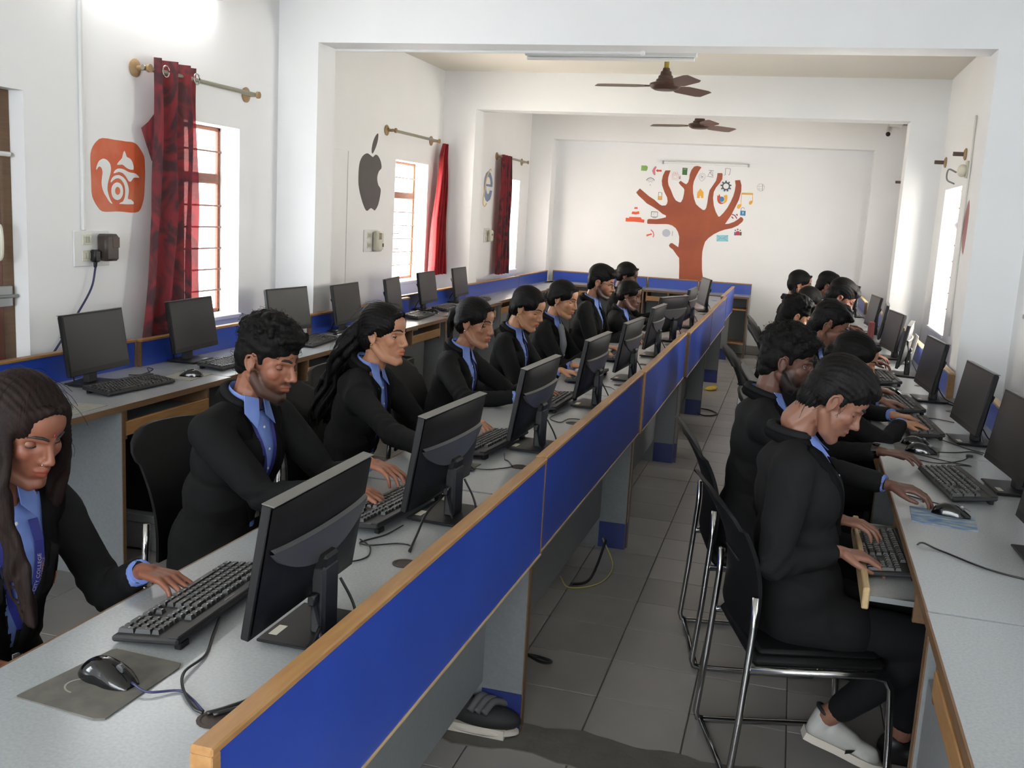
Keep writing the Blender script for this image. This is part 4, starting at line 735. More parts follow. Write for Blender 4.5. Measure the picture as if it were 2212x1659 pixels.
def stub(y, z, label, x=XR2):
    root = empty('curtain_bracket', (x, y, z), label=label, cat='bracket', group='bare curtain brackets on the right wall')
    MB().lathe([(.042, 0), (.045, -.008), (.03, -.016), (.014, -.02)], (0, 0, 0), 16, 'x').build('wall_disc', 'brass', root, smooth=True)
    MB().tube([(-.01, 0, 0), (-.09, 0, 0)], .016, 10).build('holder', mat('bracket_dark', '5b4a42', .5), root, smooth=True)
stub(8.02, 2.205, 'nearer bare bracket above the right window'); stub(9.05, 2.21, 'farther bare bracket above the right window, against the second pillar'); stub(12.5, 2.2, 'bare curtain bracket high in the far right bay')
def curtain(name, x, pts, m, label, nf=5, amp=.028, rows=40, flap=False):
    """pts: list of (z, y0, y1, squeeze)"""
    zs = [p[0] for p in pts]; v = []; f = []; n = 60
    zc = zs[-1]; yc = (pts[0][1]+pts[0][2])/2
    for r_ in range(rows+1):
        z_ = zs[0]+(zs[-1]-zs[0])*r_/rows
        y0 = np.interp(-z_, [-q for q in zs], [p[1] for p in pts]); y1 = np.interp(-z_, [-q for q in zs], [p[2] for p in pts]); aa = np.interp(-z_, [-q for q in zs], [p[3] for p in pts])
        for k in range(n+1):
            t = k/n; ph = 2*math.pi*nf*t+.25*math.sin(z_*2.2)
            v.append((x+amp*aa*math.sin(ph)+.006*math.sin(z_*7+t*9), y0+(y1-y0)*t+.012*aa*math.cos(ph*1.0)-yc, z_-zc))
    for r_ in range(rows):
        for k in range(n): f.append((r_*(n+1)+k, r_*(n+1)+k+1, (r_+1)*(n+1)+k+1, (r_+1)*(n+1)+k))
    root = empty('curtain', (0, yc, zc), label=label, cat='curtain')
    mb = MB(); mb.add(v, f); me = mb.mesh('fabric', m, 'all'); link('fabric', me, root)
    return root, yc, zc
c1, yc, zc = curtain('curtain', XL1+.085, [(2.265, 4.42, 4.79, .75), (2.0, 4.41, 4.79, .9), (1.5, 4.39, 4.80, 1), (.80, 4.27, 4.79, 1.3)], 'curtain_dark', 'dark red patterned curtain hanging half over the first window', 3, .035)
for k, y in enumerate((4.49, 4.76)): MB(lambda p: (p[0]+XL1+.07, p[1]+y-yc, p[2]+2.205-zc)).tube([(0.02*math.sin(0)+.035, .028*math.cos(a), .028*math.sin(a)) for a in np.linspace(0, 2*math.pi, 15)], .004, 6).build('eyelet', 'chrome', c1, smooth='all')
mb = MB(); mb.add([(XL1+.07, 4.45-yc, 2.0-zc), (XL1+.05, 4.42-yc, 1.95-zc), (XL1+.045, 4.37-yc, 1.915-zc), (XL1+.05, 4.40-yc, 1.84-zc), (XL1+.06, 4.43-yc, 1.76-zc), (XL1+.08, 4.46-yc, 1.72-zc)], [(0, 1, 5), (1, 2, 3), (1, 3, 4), (1, 4, 5)]); mb.build('torn_flap', 'curtain_dark', c1)
curtain('curtain', XL2+.085, [(2.215, 9.115, 9.24, .5), (2.1, 9.05, 9.21, .8), (1.5, 8.93, 9.23, 1.2), (.97, 8.86, 9.27, 1.5)], 'curtain_red', 'bright red curtain gathered at the top beside the second window', 5, .03)
curtain('curtain', XL2+.085, [(2.25, 11.08, 11.48, .8), (1.5, 11.06, 11.52, 1), (.88, 11.04, 11.54, 1.2)], 'curtain_dark', 'dark red curtain over the far left window by the blue letter', 4, .035)
# switchboards
def board(y, z, w_, h, label):
    root = empty('switchboard', (XL1 if y < Y1 else XL2, y, z), label=label, cat='switchboard', group='switchboards on the left wall')
    MB().bbox(0, .008, -w_/2, w_/2, -h/2, h/2, .003).build('plate', 'white_plastic', root)
    for zz in (.25*h, -.2*h):
        MB().bbox(.006, .012, -w_*.28, -w_*.02, zz-.026, zz+.026, .002).build('switch_frame', 'ivory', root)
        for k in range(3): MB().bbox(.011, .017, -w_*.26+k*w_*.08, -w_*.20+k*w_*.08, zz-.015, zz+.015, .002).build('switch', 'switch', root)
    return root
board(4.04, 1.32, .25, .17, 'white switchboard with a black adapter right of the brown door'); board(7.66, 1.305, .28, .18, 'white switchboard with a cream device under the painted fruit'); board(10.88, 1.33, .2, .16, 'far switchboard under the painted blue letter')
ad = empty('power_adapter', (XL1+.010, 4.11, 1.325), label='chunky black power adapter plugged in below the conduit', cat='adapter'); MB().bbox(0, .06, -.045, .055, -.065, .065, .012).build('body', 'adapter', ad, smooth=True); MB().bbox(.06, .062, -.0, .05, .0, .05, .0008).build('rating_label', mat('rating', '4d3c32', .5), ad)
pl = empty('plug', (XL1+.012, 4.035, 1.285), label='black mains plug with its lead hanging below the switchboard', cat='plug'); mb = MB(); mb.bbox(0, .035, -.022, .022, -.03, .03, .008).cap((.018, 0, -.02), (.016, .0, -.05), .011, .008); mb.build('plug_body', 'cable', pl, smooth=True)
MB(lambda p: (p[0]-XL1-.012, p[1]-4.035, p[2]-1.285)).tube(spl([(XL1+.03, 4.035, 1.235), (XL1+.03, 4.0, 1.13), (XL1+.02, 3.9, 1.0), (XL1+.015, 3.77, .86), (XL1+.015, 3.7, .80)]), .005, 8).build('lead', 'cable_blue', pl, smooth='all')
ad = empty('plug_in_device', (XL2+.008, 7.74, 1.30), label='cream plug-in device with black vents below the painted fruit', cat='device'); MB().bbox(0, .06, -.065, .06, -.085, .085, .018).build('body', 'ivory', ad, smooth=True)
for k in range(5): MB().bbox(.0595, .062, -.05, .0, .02+k*.011, .026+k*.011, .0005).build('vent_slot', 'cable', ad)
MB().bbox(.058, .063, .02, .045, -.045, -.015, .002).build('socket', 'cable', ad)
ad = empty('plug_in_device', (XL2+.008, 10.93, 1.33), label='small pale device on the far switchboard', cat='device'); MB().bbox(0, .05, -.05, .06, -.07, .06, .015).build('body', 'ivory', ad, smooth=True); MB().bbox(.05, .052, -.02, .01, .0, .02, .0005).build('vent_slot', 'cable', ad)
cd_ = MB(); cd_.bbox(XL1, XL1+.016, 3.973, 3.993, 1.405, ZC, .003); o_ = cd_.build('conduit', 'white_plastic'); tagit(o_, 'thin white cable conduit running down to the near switchboard', 'conduit')
# tube lights
def tube_light(loc, rz, L, label, on=False, axis='x', m='tube_body'):
    root = empty('tube_light', loc, rz, label=label, cat='tube light', group='tube lights')
    MB().bbox(-L/2, L/2, -.02, .02, 0, .05, .004).build('batten', m, root)
    MB().lathe([(.006, -L/2+.02), (.014, -L/2+.022), (.014, L/2-.022), (.006, L/2-.02)], (0, -.005, -.018), 12, 'x').build('tube', 'tube_glow' if on else 'tube_off', root, smooth=True)
    for s_ in (-1, 1): MB().bbox(s_*(L/2-.012)-.012, s_*(L/2-.012)+.012, -.02, .012, -.036, .002, .003).build('end_cap', 'white_plastic', root)
tube_light((XL1+.06, 4.45, 2.70), R(90), 1.2, 'lit tube light above the first curtain', True)
tl = empty('tube_light', (-1.36, 6.95, 2.69), R(-1), label='white tube light hanging behind the first arch', cat='tube light', group='tube lights')
MB().bbox(-.60, .60, -.02, .02, 0, .055, .006).build('batten', 'tube_body', tl); MB().lathe([(.005, -.585), (.013, -.583), (.013, .583), (.005, .585)], (0, .0, -.014), 12, 'x').build('tube', 'tube_off', tl, smooth=True)
for x in (-.4, .38): MB().tube([(x, 0, .05), (x, 0, .22)], .005, 6).build('hanger', 'steel', tl)
tl = empty('tube_light', (-1.19, YB-.03, 2.335), 0, label='unlit tube light on the back wall above the painted tree', cat='tube light', group='tube lights')
MB().bbox(-.53, .53, -.008, .03, -.01, .022, .004).build('batten', 'plaster', tl); MB().lathe([(.004, -.52), (.012, -.518), (.012, .518), (.004, .52)], (0, -.02, .0), 12, 'x').build('tube', 'tube_off', tl, smooth=True)
for s_ in (-1, 1): MB().bbox(s_*.53-.008, s_*.53+.008, -.035, .01, -.02, .02, .002).build('end_cap', 'steel', tl)
# pipe under the first arch
pp = MB(); pp.tube([(-2.9, 5.9, 2.545), (-.96, 5.9, 2.548)], .009, 8); pp.ell((-.96, 5.9, 2.548), .016); o_ = pp.build('conduit', 'white_plastic', smooth=True); tagit(o_, 'thin white pipe running under the first arch beam', 'conduit')
# fans
def fan(loc, rots, label):
    root = empty('ceiling_fan', loc, label=label, cat='ceiling fan', group='ceiling fans'); h = ZC-loc[2]
    MB().lathe([(.03, .005), (.075, .0), (.10, .012), (.115, .03), (.11, .045), (.09, .052), (.075, .056)], seg=28).build('motor', 'fan_brown', root, smooth=True)
    MB().lathe([(.072, .054), (.066, .075), (.056, .078), (.052, .10), (.043, .103), (.038, .13), (.028, .135), (.024, .155)], seg=24).build('lower_canopy', 'fan_brown', root, smooth=True)
    MB().tube([(0, 0, .15), (0, 0, .20)], .018, 12).build('collar', 'fan_gold', root, smooth=True); MB().tube([(0, 0, .2), (0, 0, h)], .010, 10).build('down_rod', 'cable', root, smooth=True)
    MB().lathe([(.055, h), (.05, h-.03), (.02, h-.06)], seg=20).build('ceiling_rose', 'fan_brown', root, smooth=True)
    for a in rots:
        T = lambda p: (p[0]*math.cos(a)-p[1]*math.sin(a), p[0]*math.sin(a)+p[1]*math.cos(a), p[2]); mb = MB(T); v = []; f = []
        P = [(.10, -.03, .03), (.16, -.045, .05), (.2, -.062, .06), (.47, -.052, .055), (.5, -.035, .05), (.505, .03, .04)]
        n = len(P); up = []
        for k in range(9):
            x = .11+.40*k/8; w0 = .028+.034*min(1, (x-.11)/.09); w1 = w0 if x < .49 else w0*.8
            for s_, tt in ((-1, -.28), (1, .28)): up.append((x, s_*w1, .03-s_*w1*.27))
        v = up+[(p[0], p[1], p[2]-.003) for p in up]; m_ = len(up)
        for k in range(8):
            a0 = 2*k; f += [(a0, a0+1, a0+3, a0+2), (m_+a0, m_+a0+2, m_+a0+3, m_+a0+1), (a0, a0+2, m_+a0+2, m_+a0), (a0+1, m_+a0+1, m_+a0+3, a0+3)]
        f += [(0, m_, m_+1, 1), (16, 17, m_+17, m_+16)]
        mb.add(v, f); mb.build('blade', 'fan_blade', root); MB(T).bbox(.07, .15, -.014, .014, .026, .032, .002).build('blade_arm', 'fan_brown', root)
fan((-1.03, 7.45, 2.54), (R(180), R(60), R(-60)), 'nearer brown ceiling fan hanging below the tube light'); fan((-1.08, 10.6, 2.56), (R(172), R(52), R(-68)), 'farther brown ceiling fan in the back bay')
# camera
cc = empty('security_camera', (.93, 12.28, 2.80), label='white security camera on a bracket in the far right corner', cat='camera'); MB().bbox(-.06, .1, -.05, .05, .0, .05, .01).build('junction_box', 'white_plastic', cc); MB().bbox(.1, .2, -.03, .03, .02, .05, .003).build('arm', 'steel', cc)
mb = MB(lambda p: (p[0]-.04, p[1]-.02, p[2]-.06)); mb.cap((0, .04, .03), (-.012, -.05, -.02), .04, .036); mb.build('camera_head', 'white_plastic', cc, smooth='all'); MB().ell((-.055, -.10, -.09), (.026, .02, .026)).build('lens', 'black_gloss', cc, smooth='all')
# wall fan above right window, box and whiteboard
wf = empty('wall_fan', (XR2, 7.75, 2.08), label='pale wall fan head above the right window', cat='fan'); MB().ell((-.05, 0, -.01), (.035, .045, .045)).build('fan_head', 'ivory', wf, smooth='all'); MB().tube(spl([(-.08, .05, -.02), (-.13, .08, -.0), (-.13, .1, -.07), (-.08, .08, -.10)]), .006, 6).build('fan_lead', 'cable_grey', wf, smooth='all'); MB().bbox(-.03, 0, -.03, .03, -.06, .06, .005).build('wall_mount', 'ivory', wf)
MB().tube([(XR2-.01, 7.72, 2.45), (XR2-.01, 7.70, 2.1), (XR2-.01, 7.68, 1.2), (XR2-.01, 7.65, .9)], .007, 6).build('conduit', 'white_plastic', smooth='all'); tagit(C.objects['conduit.002'], 'thin grey conduit down the right wall by the window', 'conduit')
wb = empty('whiteboard', (XR1, 4.75, 1.22), label='whiteboard with a grey frame cut off at the right edge', cat='whiteboard'); MB().box(-.012, 0, -.7, .68, .02, .75).build('board_surface', 'whiteboard', wb)
mb = MB(); mb.bbox(-.02, 0, .68, .70, 0, .78, .003).bbox(-.02, 0, -.72, -.70, 0, .78, .003).bbox(-.02, 0, -.70, .68, .75, .78, .003); mb.build('board_frame', 'steel', wb); MB().bbox(-.035, 0, -.72, .70, 0, .022, .003).build('pen_tray', 'steel', wb)
bx = empty('box', (.66, 8.55, .7505), label='small dark red box standing by the right partition', cat='box'); MB().bbox(-.02, .02, -.08, .08, 0, .13, .002).build('carton', 'red_box', bx); MB().bbox(-.021, .021, -.081, .081, .128, .133, .001).build('lid', 'red_box', bx)
pw = empty('paper_sheet', (.80, 7.0, .751), label='pale sheet leaning behind a right desk monitor', cat='paper'); MB(lambda p: (p[0]+p[2]*.15, p[1], p[2])).bbox(0, .002, -.1, .1, 0, .2, .0005).build('sheet', 'paper', pw)
# ------------------------------------------------------------ people
def skin_mat(name, col):
    m = mat(name, col, .48, spec=.4, bump=(90, .12, .0008)); nt = m.node_tree; b = nt.nodes['Principled BSDF']
    at = nt.nodes.new('ShaderNodeAttribute'); at.attribute_name = 'tint'; mx = nt.nodes.new('ShaderNodeMix'); mx.data_type = 'RGBA'; mx.blend_type = 'MULTIPLY'; mx.inputs[0].default_value = 1
    mx.inputs[6].default_value = lin(col); nt.links.new(at.outputs[0], mx.inputs[7]); nt.links.new(mx.outputs[2], b.inputs['Base Color'])
    b.inputs['Subsurface Weight'].default_value = .08; b.inputs['Subsurface Radius'].default_value = (.012, .005, .003); return m
for n_, c_ in dict(skin_a='764936', skin_b='875843', skin_c='a8785c', skin_d='93674f', skin_e='ab7c5e', skin_f='684233', skin_g='7a5443', skin_h='5a3d32').items(): skin_mat(n_, c_)
def hair_mat(n, c1, c2, rough=.55):
    m = mat(n, c1, rough, spec=.14, noise=(55, c2, (1, 1, .12), .3)); nt = m.node_tree; b = nt.nodes['Principled BSDF']
    tc = nt.nodes.new('ShaderNodeTexCoord'); mp = nt.nodes.new('ShaderNodeMapping'); mp.inputs['Scale'].default_value = (1, 1, .09) ; n1 = nt.nodes.new('ShaderNodeTexNoise'); n1.inputs['Scale'].default_value = 210; n1.inputs['Detail'].default_value = 3
    bp = nt.nodes.new('ShaderNodeBump'); bp.inputs['Strength'].default_value = .6; bp.inputs['Distance'].default_value = .002
    nt.links.new(tc.outputs['Object'], mp.inputs[0]); nt.links.new(mp.outputs[0], n1.inputs['Vector']); nt.links.new(n1.outputs[0], bp.inputs['Height']); nt.links.new(bp.outputs[0], b.inputs['Normal']); return m
hair_mat('hair_black', '090808', '120f0e'); hair_mat('hair_brown', '0f0a09', '20130f', .7); hair_mat('hair_curly', '080707', '0f0d0c', .65)
mat('blazer', '131314', .85, noise=(5, '171717'), bump=(380, .25, .0006), spec=.15); mat('lapel', '151516', .8, bump=(380, .25, .0006), spec=.15); mat('trousers', '111113', .9, spec=.2)
mat('shirt', '7287c0', .75, noise=(26, '6279b8'), bump=(14, .35, .006, (1, 1, .4)), spec=.2); mat('shirt_white', 'aeb3bd', .75, bump=(14, .35, .006, (1, 1, .4)))
mat('lanyard', '1f2470', .6); mat('lanyard_text', 'b4b3c4', .6); mat('gold', 'c79a4a', .25, .9); mat('silver', 'c0c0c4', .25, .9); mat('eye_white', 'a39b95', .25); mat('iris', '1d120e', .15); mat('lash', '120d0b', .6)
mat('crest', 'a8604a', .6); mat('crest_gold', 'b08a40', .5); mat('bindi', '6d1f22', .5); mat('shoe_white', 'a9a9a4', .55, noise=(12, '96948d')); mat('nail', 'c49c86', .35); mat('scarf', '6b6f73', .85, bump=(90, .4, .002)); mat('bun_band', '1b1b1d', .6)

def remesh(mb, vox, smooth=3, fac=.5):
    me = bpy.data.meshes.new('tmp'); me.from_pydata([tuple(p) for p in mb.v], [], mb.f); o = bpy.data.objects.new('tmp', me); C.objects.link(o)
    r = o.modifiers.new('r', 'REMESH'); r.mode = 'VOXEL'; r.voxel_size = vox; r.use_smooth_shade = True
    if smooth: s = o.modifiers.new('s', 'SMOOTH'); s.factor = fac; s.iterations = smooth
    out = bpy.data.meshes.new_from_object(o.evaluated_get(bpy.context.evaluated_depsgraph_get())); bpy.data.objects.remove(o); bpy.data.meshes.remove(me); return out
def get_co(me): a = np.empty(len(me.vertices)*3); me.vertices.foreach_get('co', a); return a.reshape(-1, 3)
def set_co(me, a): me.vertices.foreach_set('co', a.ravel()); me.update()
def get_no(me): a = np.empty(len(me.vertices)*3); me.vertices.foreach_get('normal', a); return a.reshape(-1, 3)
def wob(c, f, ph=0): return np.sin(c[:, 0]*f+ph)*np.sin(c[:, 1]*f*1.13+1.7+ph)*np.sin(c[:, 2]*f*.93+.6-ph)
_W = np.random.RandomState(5).normal(size=(24, 3)); _P = np.random.RandomState(6).uniform(0, 6.28, 24)
def nz(c, f): return sum(np.sin(c@_W[i]*f+_P[i]) for i in range(24))/5
class TM:     # collects primitives through a matrix
    def __init__(s, mb, m): s.mb, s.m = mb, m; s.sc = m.to_scale()[0]; s.r = m.to_3x3().normalized()
    def cap(s, a, b, ra, rb, seg=12): s.mb.cap(s.m@Vector(a), s.m@Vector(b), ra*s.sc, rb*s.sc, seg); return s
    def ell(s, c, r, rot=None, **k):
        if not hasattr(r, '__len__'): r = (r, r, r)
        s.mb.ell(s.m@Vector(c), [q*s.sc for q in r], s.r@(rot or Matrix.Identity(3)), **k); return s
    def chain(s, P, rr, seg=12):
        for i in range(len(P)-1): s.cap(P[i], P[i+1], rr[i], rr[i+1], seg)
        return s
def head_prims(t, sex, k):
    f = sex == 'f'; w_ = .95 if f else 1
    t.ell((-.012, 0, .035), (.095, .073*w_, .085), nu=24, nv=16).ell((.045, 0, .045), (.045, .056*w_, .05), nu=20, nv=12)
    t.ell((.034, 0, -.03), (.053, .055*w_, .078), nu=20, nv=14).ell((.058, 0, -.062), (.030, .034, .036), nu=16, nv=10)
    for s_ in (-1, 1):
        t.cap((-.012, s_*.056*w_, -.045), (.028, s_*.042*w_, -.088 if not f else -.085), .019, .020).cap((.028, s_*.042*w_, -.088 if not f else -.085), (.068, s_*.012, -.103), .020, .017)
        t.ell((.050, s_*.035*w_, -.020), (.027, .024, .026)).cap((.064, s_*.036*w_, .022), (.081, s_*.010, .020), .0105 if f else .0125, .0105 if f else .012)
        t.ell((.093, s_*.0105, -.033), (.0105, .0072, .0080)).ell((.036, s_*.042*w_, .006), (.026, .017, .034))
        # ear: rim, lobe and a thin back plate
        ex = -.012; t.ell((ex, s_*.072*w_, -.010), (.016, .0045, .026))
        P = [(ex+.012, s_*.071*w_, -.002), (ex+.013, s_*.077*w_, .013), (ex+.001, s_*.081*w_, .023), (ex-.013, s_*.082*w_, .015), (ex-.016, s_*.081*w_, -.003), (ex-.009, s_*.077*w_, -.022), (ex+.002, s_*.073*w_, -.032)]
        t.chain(P, [.0035, .004, .004, .0042, .004, .0045, .0055], 8)
    t.ell((.074, 0, -.098), (.017, .018, .015))
    t.cap((.082, 0, .018), (.094, 0, -.009), .0088, .0085).cap((.094, 0, -.009), (.1035 if f else .1065, 0, -.0275), .0085, .0092 if f else .0105).cap((.1, 0, -.031), (.088, 0, -.038), .0068, .008)
    t.cap((.083, -.018, -.0575), (.0935, -.003, -.0545), .0045, .0062).cap((.083, .018, -.0575), (.0935, .003, -.0545), .0045, .0062)
    t.cap((.082, -.015, -.067), (.0905, 0, -.068), .0050, .0078).cap((.082, .015, -.067), (.0905, 0, -.068), .005, .0078)
    # neck
    t.cap((-.028, 0, -.035), (-.034-.02*k, 0, -.12), .054 if not f else .048, .052 if not f else .046)
def hand_prims(mb, W, d, n, thumb, s_, curl=(18, 30, 22), spread=1, idx_up=0, nails=None, fa=None):
    s = s_*.94; fa = fa or d; d = d.normalized(); n = (n-d*n.dot(d)).normalized(); side = d.cross(n).normalized()*thumb   # towards the thumb
    mb.cap(W-fa*.05*s, W, .0245*s, .0215*s); mb.cap(W, W+d*.02*s, .0215*s, .020*s)
    K = []
    for i, (o_, ln) in enumerate(((.030, .086), (.0095, .090), (-.0115, .086), (-.031, .078))):
        base = W+d*.012*s+side*o_*.62*s; kn = W+d*ln*s+side*o_*s-n*.004*s; mb.cap(base, kn, .0125*s, .0108*s, 10); K.append(kn)
    mb.ell(W+d*.05*s, [.036*s, .036*s, .0115*s], Matrix((d, side, n)).transposed())
    for i, (kn, L) in enumerate(zip(K, ((.044, .026, .021), (.049, .029, .022), (.045, .027, .022), (.035, .021, .019)))):
        dirn = (d+side*(.16, .04, -.08, -.2)[i]*spread).normalized(); ang = 0; p = kn
        for j in range(3):
            c_ = curl[j]*(1 if not (i == 0 and idx_up) else .25)
            ang += c_; a = R(ang); dd = dirn*math.cos(a)+n*math.sin(a); q = p+dd*L[j]*s
            mb.cap(p, q, (.0092, .0083, .0074)[j]*s, (.0083, .0074, .0062)[j]*s, 10); p = q
        if nails is not None: nails.append((p-dd*.003*s-n*.0, dd, n, s))
    r0 = W+d*.018*s+side*.022*s; r1 = W+d*.048*s+side*.046*s+n*.012*s; r2 = r1+(d*.8+side*.35+n*.25).normalized()*.034*s; r3 = r2+(d*.95+n*.2).normalized()*.026*s
    mb.chain([r0, r1, r2, r3], [.0165*s, .0125*s, .0098*s, .0078*s], 10)
    if nails is not None: nails.append((r3, (r3-r2).normalized(), n, s))
def ik(S, W, l1, l2, hint):
    d = W-S; L = min(d.length, (l1+l2)*.995); u = d.normalized(); a = (l1*l1-l2*l2+L*L)/(2*L); h = math.sqrt(max(l1*l1-a*a, 0)); hp = hint-u*hint.dot(u)
    return S+u*a+hp.normalized()*h
HAIRM = {}
def person(label, root, yaw, head, hyaw=0, hpitch=12, hroll=0, wl=None, wr=None, dl=(1, 0, -.1), dr=(1, 0, -.1), sex='m', skin='skin_b', hair='short', hm='hair_black', s=.93, vox=.0045, beard=0, nx=None, eyes=.3, vt=.27, vw=.06, lan=True,
           curl=(18, 30, 22), curr=(18, 30, 22), extras=(), knee=None, ank=None, badge=False, cuffl=True, cuffr=True, chair=True, idxl=0, bulk=1.0, hs=None, nz0=.150, eh=(-.35, .5, -1), cz=0, cpl=None):
    rt = empty('person', (root[0], root[1], 0), R(yaw), label=label, cat='person', group=None)
    Wm = Matrix.Translation((root[0], root[1], 0))@Matrix.Rotation(R(yaw), 4, 'Z'); inv = Wm.inverted(); ir = inv.to_3x3()
    loc = lambda p: inv@Vector(p)
    Hc = loc(head); f = sex == 'f'; hs = hs or s*(1.0 if not f else .96)
    pr = R(hpitch); hy = R(hyaw-yaw)
    Hm = Matrix.Translation(Hc)@Matrix.Rotation(hy, 4, 'Z')@Matrix.Rotation(R(hroll), 4, 'X')@Matrix.Rotation(pr, 4, 'Y')@Matrix.Scale(hs, 4)
    P0 = Vector((0, 0, .49)); 
    N = Hc+Vector((-.055-.062*math.sin(pr) if nx is None else nx, 0, -nz0*s)); N.y = Hc.y*.6
    up = (N-P0).normalized(); fw = Vector((up.z, 0, -up.x)).normalized(); sw = (.165 if not f else .142)*s*1.05
    Sl = N+Vector((.0, sw, -.066*s)); Sr = N+Vector((.0, -sw, -.066*s))
    Wl = loc(wl) if wl else P0+Vector((.30, .12, .12)); Wr = loc(wr) if wr else P0+Vector((.30, -.12, .12))
    Dl = (ir@Vector(dl)).normalized(); Dr = (ir@Vector(dr)).normalized(); l1, l2 = .285*s, .255*s
    for S_ in (0,):
        if (Wl-Sl).length > (l1+l2)*1.0: Sl = Sl+(Wl-Sl)*min(.12, 1-(l1+l2)/(Wl-Sl).length)
        if (Wr-Sr).length > (l1+l2)*1.0: Sr = Sr+(Wr-Sr)*min(.12, 1-(l1+l2)/(Wr-Sr).length)
    El = ik(Sl, Wl, max(l1, (Wl-Sl).length*.52), max(l2, (Wl-Sl).length*.49), Vector(eh)); Er = ik(Sr, Wr, max(l1, (Wr-Sr).length*.52), max(l2, (Wr-Sr).length*.49), Vector((eh[0], -eh[1], eh[2])))
    dn = Vector((0, 0, -1)); nails = [] if vox < .004 else None
    # --- body: one continuous skin surface
    mb = MB(); t = TM(mb, Hm); head_prims(t, sex, math.sin(pr))
    nt_ = Hm@Vector((-.034, 0, -.10)); mb.cap(nt_, N+up*.0, .050*s if not f else .043*s, .056*s if not f else .049*s)
    mb.cap(N, P0+up*.1, .055*s, .08*s); mb.cap(N-up*.02, Sl, .045*s, .035*s); mb.cap(N-up*.02, Sr, .045*s, .035*s)
    for S_, E_, W_, D_, th, cu, ix in ((Sl, El, Wl, Dl, -1, curl, idxl), (Sr, Er, Wr, Dr, 1, curr, 0)):
        mb.cap(S_, E_, .034*s, .028*s); mb.cap(E_, W_-(W_-E_).normalized()*.02, .028*s, .022*s)
        hand_prims(mb, W_, D_, dn, -th, s*(.93 if f else 1.0), cu, idx_up=ix, nails=nails, fa=(W_-E_).normalized())
    hips = [P0+Vector((.0, .085*s, -.01)), P0+Vector((.0, -.085*s, -.01))]
    knee = knee or [(.40, .10, .475), (.40, -.10, .475)]; ank = ank or [(.36, .10, .09), (.36, -.10, .09)]
    for h_, k_, a_ in zip(hips, knee, ank): mb.cap(P0+up*.1, h_, .07, .05); mb.cap(h_, k_, .05, .04); mb.cap(k_, a_, .04, .033)
    me = remesh(mb, vox, 4 if vox < .004 else 2)
    co = get_co(me); no = get_no(me); hinv = np.array(Hm.inverted()); L = co@hinv[:3, :3].T+hinv[:3, 3]
    # eye sockets, nostrils, mouth line
    for s_ in (-1, 1):
        g = np.exp(-(((L[:, 0]-.078)/.022)**2+((L[:, 1]-s_*.030)/.0135)**2+((L[:, 2]-.004)/.0100)**2)); co -= no*(g*.0075*hs)[:, None]
        g = np.exp(-(((L[:, 0]-.103)/.006)**2+((L[:, 1]-s_*.006)/.004)**2+((L[:, 2]+.042)/.004)**2)); co -= no*(g*.003*hs)[:, None]
        g = np.exp(-(((L[:, 0]+.004)/.007)**2+((L[:, 1]-s_*.078)/.008)**2+((L[:, 2]+.006)/.013)**2)); co[:, :] -= np.outer(g*.0035*hs, np.array(Hm.to_3x3()@Vector((0, s_, 0))))
    g = np.exp(-(((L[:, 0]-.088)/.014)**2+((L[:, 1])/.02)**2+((L[:, 2]+.0615)/.0022)**2)); co -= no*(g*.0032*hs)[:, None]
    set_co(me, co)
    tint = np.ones((len(co), 4)); nzv = nz(L, 60)*.5
    lips = np.exp(-(np.abs(L[:, 1])/.021)**6)*np.exp(-(np.abs(L[:, 2]+.0615)/.0125)**6)*(L[:, 0] > .079)
    lipc = np.array([1.0, .62, .62] if f else [.92, .74, .74]); tint[:, :3] *= 1-(lips[:, None]*(1-lipc))
    ck = sum(np.exp(-(((L[:, 0]-.07)/.03)**2+((L[:, 1]-s_*.045)/.025)**2+((L[:, 2]+.02)/.025)**2)) for s_ in (-1, 1)); tint[:, 1:3] *= 1-.12*ck[:, None]
    if beard:
        jaw = 1/(1+np.exp((L[:, 2]+.016+.52*np.clip(L[:, 0], -.01, .12)+.006*nzv)/.008))
        jaw *= (L[:, 2] > -.135)*(L[:, 0] > -.006+.6*np.clip(-L[:, 2]-.09, 0, .1)); must = np.exp(-(np.abs(L[:, 1])/.026)**4)*np.exp(-((L[:, 2]+.0475)/.0055)**2)*(L[:, 0] > .075)
        b_ = np.clip(jaw*(1-lips)*(1-.0*nzv)+must*1.0, 0, 1)*(beard+.12*nzv*beard); b_ = np.clip(b_, 0, .95); tint[:, :3] *= (1-b_)[:, None]
    at = me.attributes.new('tint', 'FLOAT_COLOR', 'POINT'); at.data.foreach_set('color', tint.ravel())
    me.materials.append(M(skin)); body = link('body', me, rt)
    # --- eyes
    for s_ in (-1, 1):
        ec = Vector((.0588, s_*.0300, .0025)); er = .0122
        m_ = MB(lambda p: tuple(Hm@(ec+Vector(p))))
        n1, n2 = 16, 12; v = []; F = []; mi = []
        gz = Vector((1, 0, -.45 if eyes < .5 else -.12)).normalized()
        m_.ell((0, 0, 0), er, nu=18, nv=14)
        for qi, q in enumerate(m_.f):
            c_ = sum((Vector((0, 0, 0)) for _ in ()), Vector())
            cen = sum((Vector(m_.v[i]) for i in q), Vector())/len(q); lc = (Hm.inverted()@cen-ec).normalized()
            m_.mi[qi] = 1 if lc.dot(gz) > .86 else 0
        m_.build('eye', ['eye_white', 'iris'], rt, smooth='all')
        lid = MB(lambda p: tuple(Hm@(ec+Vector(p)))); lr = er*1.07
